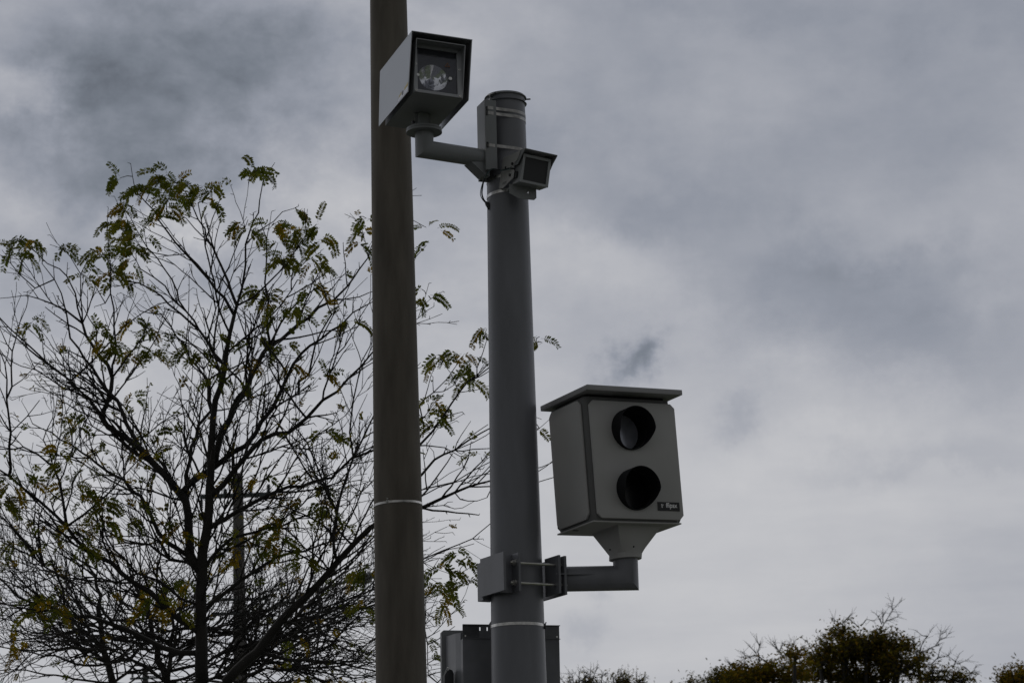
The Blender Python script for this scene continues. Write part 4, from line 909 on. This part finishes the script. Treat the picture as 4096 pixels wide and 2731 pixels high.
# a few stray fronds and single leaflets on twig tips
for (p, d) in rnd.sample(sk.tips, min(len(sk.tips), 420)):
    x, y = proj(p)
    if (y < 1500 and rnd.random() < .75) or x > 1940: continue
    if rnd.random() < .30: frond(p, d + V((0, rnd.gauss(0, .3), .1)), rnd.uniform(.05, .11), .55)
    else:
        for _ in range(rnd.randint(1, 4)): leaflet(p + d * -rnd.uniform(0, .05), V((rnd.gauss(0, 1), rnd.gauss(0, .5), rnd.gauss(-.4, .6))).normalized(), V((rnd.gauss(0, .5), -1, rnd.gauss(0, .5))).normalized(), .028, .011, rnd.choice((0, 1, 1, 2)))
tr = thing('honey_locust', 'nearest leafy tree at left, dark forking limbs with feathery green and yellow leaf sprays', 'tree', foot)
for b in (sk.bm, lb): bmesh.ops.translate(b, vec=-foot, verts=b.verts)
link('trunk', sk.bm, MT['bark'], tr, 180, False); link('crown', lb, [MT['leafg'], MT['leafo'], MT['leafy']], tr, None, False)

# ------------------------------------------------------------------ thin bare tree behind the locust
rnd = random.Random(23)
TY2 = 21.5; PXM = 22.1 / F
sk = Skel(TY2); L = []
root = at(560, 2731, TY2); foot2 = V((root.x, root.y, 0))
fk = V((root.x, root.y, 2.6)); tube(sk.bm, [foot2, V((root.x + .02, root.y, 1.3)), fk], [.11, .09, .085], 12)
for q in ((451, 2731), (670, 2731)): e = at(q[0], q[1], TY2); tube(sk.bm, [fk, fk.lerp(e, .5) + V((0, 0, -.03)), e], [.065, .055, 30 * PXM / 2], 10); sk.nodes.append((q[0], q[1], e, .03))
lim([(451, 2731), (433, 2653), (415, 2602), (405, 2520), (393, 2430), (403, 2380), (380, 2300), (330, 2210)], 30, 6, .10, .12, .6, 2, 0, 8)
lim([(418, 2600), (360, 2540), (290, 2480), (180, 2420), (60, 2340), (-40, 2300)], 12, 4, .10, .12, .6, 2); lim([(405, 2520), (470, 2440), (520, 2350), (590, 2290), (640, 2200)], 11, 4, .10, .12, .6, 2)
lim([(440, 2680), (340, 2660), (220, 2620), (80, 2600), (-40, 2570)], 11, 4, .10, .12, .55, 2); lim([(440, 2690), (520, 2640), (600, 2560), (720, 2500), (860, 2470)], 11, 4, .10, .12, .55, 2)
lim([(670, 2731), (655, 2678), (630, 2640), (610, 2560), (600, 2470), (560, 2380), (520, 2290), (500, 2200)], 30, 5, .10, .12, .6, 2, .1, 8)
lim([(672, 2720), (683, 2627), (682, 2560), (690, 2470), (660, 2390), (650, 2290)], 20, 5, .10, .12, .6, 2); lim([(690, 2640), (700, 2560), (710, 2490), (740, 2400), (730, 2310)], 14, 4, .10, .12, .5, 2)
lim([(680, 2690), (780, 2660), (900, 2600), (1040, 2570), (1180, 2560), (1320, 2520), (1460, 2500)], 14, 4, .09, .12, .6, 2); lim([(670, 2731), (820, 2720), (960, 2690), (1120, 2680), (1280, 2650), (1460, 2640)], 14, 5, .09, .12, .6, 2)
lim([(850, 2715), (1000, 2730), (1180, 2720), (1340, 2715), (1500, 2700), (1640, 2690)], 10, 4, .09, .12, .5, 2); lim([(960, 2690), (1060, 2620), (1140, 2500), (1280, 2450), (1400, 2440), (1500, 2400)], 10, 4, .09, .12, .55, 2)
lim([(655, 2690), (560, 2660), (450, 2570), (360, 2560), (240, 2540), (100, 2520), (-30, 2460)], 10, 4, .09, .12, .55, 2); lim([(440, 2700), (300, 2715), (150, 2690), (0, 2680)], 10, 4, .09, .12, .5, 2); lim([(690, 2600), (790, 2540), (900, 2500), (1010, 2420), (1080, 2330)], 10, 4, .10, .12, .55, 2)
for i in range(46):            # the many middling branches of the tangle, leaving the stems low and fanning outwards
    sx_ = rnd.choice((451, 440, 433, 655, 672, 690, 860, 960)); sy_ = rnd.uniform(2480, 2760); dr_ = rnd.choice((-1, 1)) if sx_ < 700 else 1
    rise = rnd.uniform(-.05, .75); q = [(sx_, sy_)]; ln = rnd.uniform(250, 620); stp = ln / 6
    for j in range(6):
        rise += rnd.gauss(0, .14); q.append((q[-1][0] + dr_ * stp * math.cos(rise), q[-1][1] - stp * math.sin(rise) + rnd.gauss(0, 6)))
    lim(q, rnd.uniform(8, 14), 3.5, .12, .12, .5, 1, rnd.uniform(-.6, .6), 6, tol=260)
for i in range(22):
    sx_, sy_ = rnd.choice(((860, 2700), (900, 2640), (1000, 2600), (1040, 2570), (1140, 2500), (1120, 2680))); rise = rnd.uniform(-.1, .9); q = [(sx_, sy_)]; stp = rnd.uniform(50, 95)
    for j in range(6):
        rise += rnd.gauss(0, .14); q.append((q[-1][0] + stp * math.cos(rise), q[-1][1] - stp * math.sin(rise) + rnd.gauss(0, 6)))
    lim(q, rnd.uniform(8, 14), 3.5, .12, .12, .45, 1, rnd.uniform(-.6, .6), 6, tol=260)
for (P, Q, step, l0, l1, depth, dens) in L: dress(sk, P, Q, step * .55, l0, l1 * 1.3, depth + 1, 1.0, .05, (.3, 1.0))
lb = BM(); sk_l.bm = sk.bm
for (p, d) in rnd.sample(sk.tips, min(len(sk.tips), 160)): frond(p, d + V((0, rnd.gauss(0, .3), .1)), rnd.uniform(.06, .13), .5)
t2 = thing('bare_tree', 'nearly bare tree with many thin grey twigs tangled low behind the nearest tree', 'tree', foot2)
for b in (sk.bm, lb): bmesh.ops.translate(b, vec=-foot2, verts=b.verts)
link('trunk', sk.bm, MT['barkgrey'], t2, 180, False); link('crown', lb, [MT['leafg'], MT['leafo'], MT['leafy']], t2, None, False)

# ------------------------------------------------------------------ far trees along the bottom right
def far_tree(label, px, Y, blobs, seed, mix=(.45, .35, .2), dens=1.0, spikes=(), leafsize=.10, bare=0.0):
    global rnd
    rnd = random.Random(seed); k = Y / math.cos(PITCH) / F
    base = at(px, 2731, Y); ft = V((base.x, base.y, 0)); sk = Skel(Y); lb = BM()
    hf = base.z * .42; wx = max(90, (max(b[0] + b[2] for b in blobs) - min(b[0] - b[2] for b in blobs)) * .36)
    blobs = list(blobs) + [(px + q * wx, yy, wx * .9, 130, 26) for q, yy in ((-.8, 2960), (.75, 2930), (0, 2900), (-.55, 3180), (.6, 3160), (.1, 3330))]
    tube(sk.bm, [ft, V((ft.x + .1, ft.y, hf * .6)), V((ft.x, ft.y, hf))], [.26, .20, .17], 12)
    fork = V((ft.x, ft.y, hf))
    def leafclump(c, r, n):
        for _ in range(n):
            p = c + V((rnd.gauss(0, r), rnd.gauss(0, r), rnd.gauss(0, r)))
            a = V((rnd.gauss(0, 1), rnd.gauss(0, 1), rnd.gauss(0, .7))).normalized(); b = a.cross(V((rnd.gauss(0, 1), rnd.gauss(0, 1), rnd.gauss(0, 1)))).normalized()
            l = leafsize * rnd.uniform(.6, 1.25); w = l * .42
            f = lb.faces.new([lb.verts.new(q) for q in (p, p + a * l * .5 + b * w * .5, p + a * l, p + a * l * .5 - b * w * .5)])
            x = rnd.random(); f.material_index = 0 if x < mix[0] else (1 if x < mix[0] + mix[1] else 2)
    for (bx_, by_, rx, ry, br) in blobs:
        by_ += ry * .30; ry *= .78
        c = at(bx_, by_, Y + rnd.uniform(-.6, .6)); RX, RZ = rx * k, ry * k; RY = max(RX, .7)
        mid = fork.lerp(c, .5) + V((rnd.gauss(0, .2), rnd.gauss(0, .2), .2)); tube(sk.bm, [fork, mid, c], [.09, .06, .04], 7)
        for i in range(int(br)):
            th = rnd.uniform(0, 2 * math.pi); ph = math.acos(rnd.uniform(-.6, 1)); rr = rnd.uniform(.55, 1.0)
            e = c + V((RX * math.sin(ph) * math.cos(th), RY * math.sin(ph) * math.sin(th), RZ * math.cos(ph))) * rr
            m = c.lerp(e, .5) + V((rnd.gauss(0, .08), rnd.gauss(0, .08), rnd.gauss(0, .08)))
            tube(sk.bm, [c, m, e], [.030, .018, .009], 5)
            cols = rnd.random()
            for q in (m, m.lerp(e, .5), e):
                for _ in range(2):
                    dd = (e - c).normalized() + V((rnd.gauss(0, .6), rnd.gauss(0, .6), rnd.gauss(.2, .5)))
                    tw = q + dd.normalized() * rnd.uniform(.12, .34); tube(sk.bm, [q, q.lerp(tw, .5) + V((rnd.gauss(0, .03), 0, rnd.gauss(0, .03))), tw], [.0065, .005, .003], 4)
                    if rnd.random() > bare: leafclump(q.lerp(tw, rnd.uniform(.4, 1)), .09, int(8 * dens + rnd.random()))
    for sp in spikes:
        P = [at(x, y, Y + rnd.uniform(-.3, .3)) for x, y in sp]; n = len(P)
        Rd = [.015 - .011 * i / (n - 1) for i in range(n)]; tube(sk.bm, P, Rd, 5)
        for i in range(n - 1):
            for _ in range(5):
                q = P[i].lerp(P[i + 1], rnd.random()); dd = (P[i + 1] - P[i]).normalized() + V((rnd.gauss(0, .55), rnd.gauss(0, .4), rnd.gauss(.1, .4)))
                tw = q + dd.normalized() * rnd.uniform(.08, .32); tube(sk.bm, [q, tw], [.005, .0025], 4)
    t = thing('broadleaf_tree', label, 'tree', ft, (0, 0, 0), 'far trees along the skyline')
    for b in (sk.bm, lb): bmesh.ops.translate(b, vec=-ft, verts=b.verts)
    link('trunk', sk.bm, MT['barkgrey'], t, 180, False); link('crown', lb, [MT['farg'], MT['faro'], MT['fary']], t, None, False)
def S7(*q): return [(3200 + x / 2.625, 2380 + y / 2.625) for x, y in q]
def S6(*q): return [(2700 + x / 3.92, 2400 + y / 3.92) for x, y in q]
far_tree('tallest dark green skyline tree at lower right, bare twigs rising from its peak', 3430, 60,
  [(3370, 2590, 130, 75, 34), (3480, 2600, 110, 85, 32), (3320, 2680, 150, 80, 34), (3470, 2700, 170, 80, 40), (3540, 2560, 60, 40, 14), (3600, 2660, 80, 70, 22), (3380, 2800, 260, 110, 46), (3370, 2525, 45, 25, 8), (3590, 2590, 40, 40, 9), (3460, 2560, 110, 60, 22), (3560, 2620, 90, 60, 16), (3280, 2630, 80, 50, 14)], 3, (.55, .3, .15), 1.0,
  [S7((820, 420), (880, 300), (920, 240), (970, 150), (1010, 110), (1065, 55)), S7((970, 150), (965, 100), (985, 45)), S7((900, 270), (960, 250), (1025, 225), (1030, 190)), S7((870, 290), (870, 210), (900, 170)), S7((860, 300), (820, 220), (780, 180)),
   S7((620, 340), (570, 290), (525, 262)), S7((640, 320), (700, 250), (790, 270)), S7((450, 290), (500, 235), (548, 190)), S7((420, 300), (380, 270), (350, 250)), S7((180, 650), (80, 600), (35, 550), (28, 505)), S7((150, 610), (110, 540), (60, 470)), S7((330, 470), (280, 440), (235, 405))])
far_tree('rust and olive skyline tree with spiky bare twigs, left of the tallest one', 3100, 57,
  [(3090, 2690, 70, 60, 24), (3010, 2700, 60, 50, 20), (3180, 2690, 60, 50, 18), (3090, 2780, 200, 70, 40), (2950, 2720, 60, 40, 14), (3180, 2620, 35, 25, 6)], 5, (.3, .4, .3), 1.15,
  [S6((1500, 1000), (1340, 900), (1250, 850), (1190, 880), (1100, 860), (1060, 805)), S6((1190, 880), (1110, 905), (1040, 880)), S6((1330, 960), (1300, 800), (1325, 720), (1280, 630)), S6((1325, 720), (1340, 640)), S6((1270, 820), (1200, 750), (1145, 690)), S6((1700, 900), (1620, 780), (1570, 690), (1540, 635)), S6((1620, 780), (1500, 670)), S6((1640, 790), (1690, 690), (1780, 750)), S6((1900, 900), (1830, 740), (1780, 660)), S6((1840, 750), (1885, 620)), S6((1930, 760), (1850, 720), (1680, 660)), S6((960, 1090), (890, 1020), (835, 960)), S6((1160, 1060), (1110, 1000), (1080, 965))])
far_tree('skyline tree with a bare spread of twigs on the right flank of the tallest one', 3700, 62,
  [(3670, 2620, 45, 40, 12), (3730, 2690, 90, 55, 22), (3800, 2710, 70, 40, 14), (3700, 2780, 190, 70, 36), (3860, 2730, 40, 30, 8)], 8, (.55, .3, .15), .7,
  [S7((1250, 600), (1290, 490), (1340, 430), (1378, 355)), S7((1340, 430), (1280, 420), (1215, 365)), S7((1330, 600), (1350, 560), (1420, 530), (1460, 470), (1480, 400), (1470, 355)), S7((1460, 470), (1530, 440), (1568, 395)), S7((1480, 410), (1525, 382)), S7((1420, 530), (1500, 495)), S7((1200, 560), (1200, 490), (1140, 440)), S7((1380, 720), (1450, 650), (1540, 640), (1585, 595)), S7((1450, 650), (1470, 550)), S7((1600, 760), (1640, 680), (1675, 610)), S7((1640, 700), (1560, 640)), S7((1650, 720), (1760, 675)), S7((1700, 880), (1780, 830), (1830, 780), (1865, 725)), S7((1790, 820), (1860, 800)), S7((1780, 800), (1720, 740)), S7((1100, 600), (1160, 570), (1210, 520))], bare=.45)
far_tree('thin dark skyline tree tops beside the grey cabinet', 2330, 58,
  [(2340, 2722, 60, 28, 12), (2290, 2745, 60, 30, 12), (2400, 2750, 70, 30, 14)], 11, (.6, .3, .1), .35,
  [[(2340, 2731), (2336, 2700), (2338, 2676)], [(2365, 2735), (2375, 2700), (2392, 2665)], [(2405, 2735), (2408, 2705), (2415, 2682)], [(2280, 2735), (2278, 2710), (2276, 2692)], [(2320, 2735), (2315, 2705), (2318, 2684)], [(2295, 2735), (2292, 2715), (2290, 2700)], [(2358, 2725), (2360, 2695), (2362, 2675)], [(2262, 2740), (2252, 2722), (2246, 2714)], [(2405, 2705), (2430, 2690)]], .08, .5)
far_tree('small olive skyline tree with two rounded tufts, right of the thin dark tops', 2510, 58,
  [(2470, 2738, 45, 34, 14), (2510, 2728, 26, 24, 8), (2540, 2732, 24, 26, 8), (2490, 2790, 80, 40, 14)], 13, (.5, .4, .1), .6,
  [[(2455, 2731), (2452, 2705), (2446, 2695)], [(2475, 2720), (2480, 2700), (2490, 2688)], [(2510, 2720), (2512, 2702)], [(2545, 2725), (2548, 2700)], [(2480, 2705), (2500, 2693)]], .08, .3)
far_tree('dark clumped low skyline tree at the left edge of the rust-coloured one', 2860, 66,
  [(2865, 2712, 28, 26, 14), (2935, 2700, 40, 26, 14), (2890, 2760, 110, 40, 30), (2840, 2745, 30, 18, 8), (2760, 2738, 16, 20, 5)], 17, (.8, .17, .03), 1.1, [[(2935, 2690), (2925, 2668), (2913, 2645)]], .09)
far_tree('rust-brown skyline tree cut off by the right edge', 4090, 60,
  [(4060, 2715, 50, 35, 20), (4100, 2700, 40, 30, 16), (4100, 2770, 120, 60, 30)], 19, (.25, .35, .4), 1.2, [[(4050, 2700), (4045, 2675), (4043, 2662)]], .10)
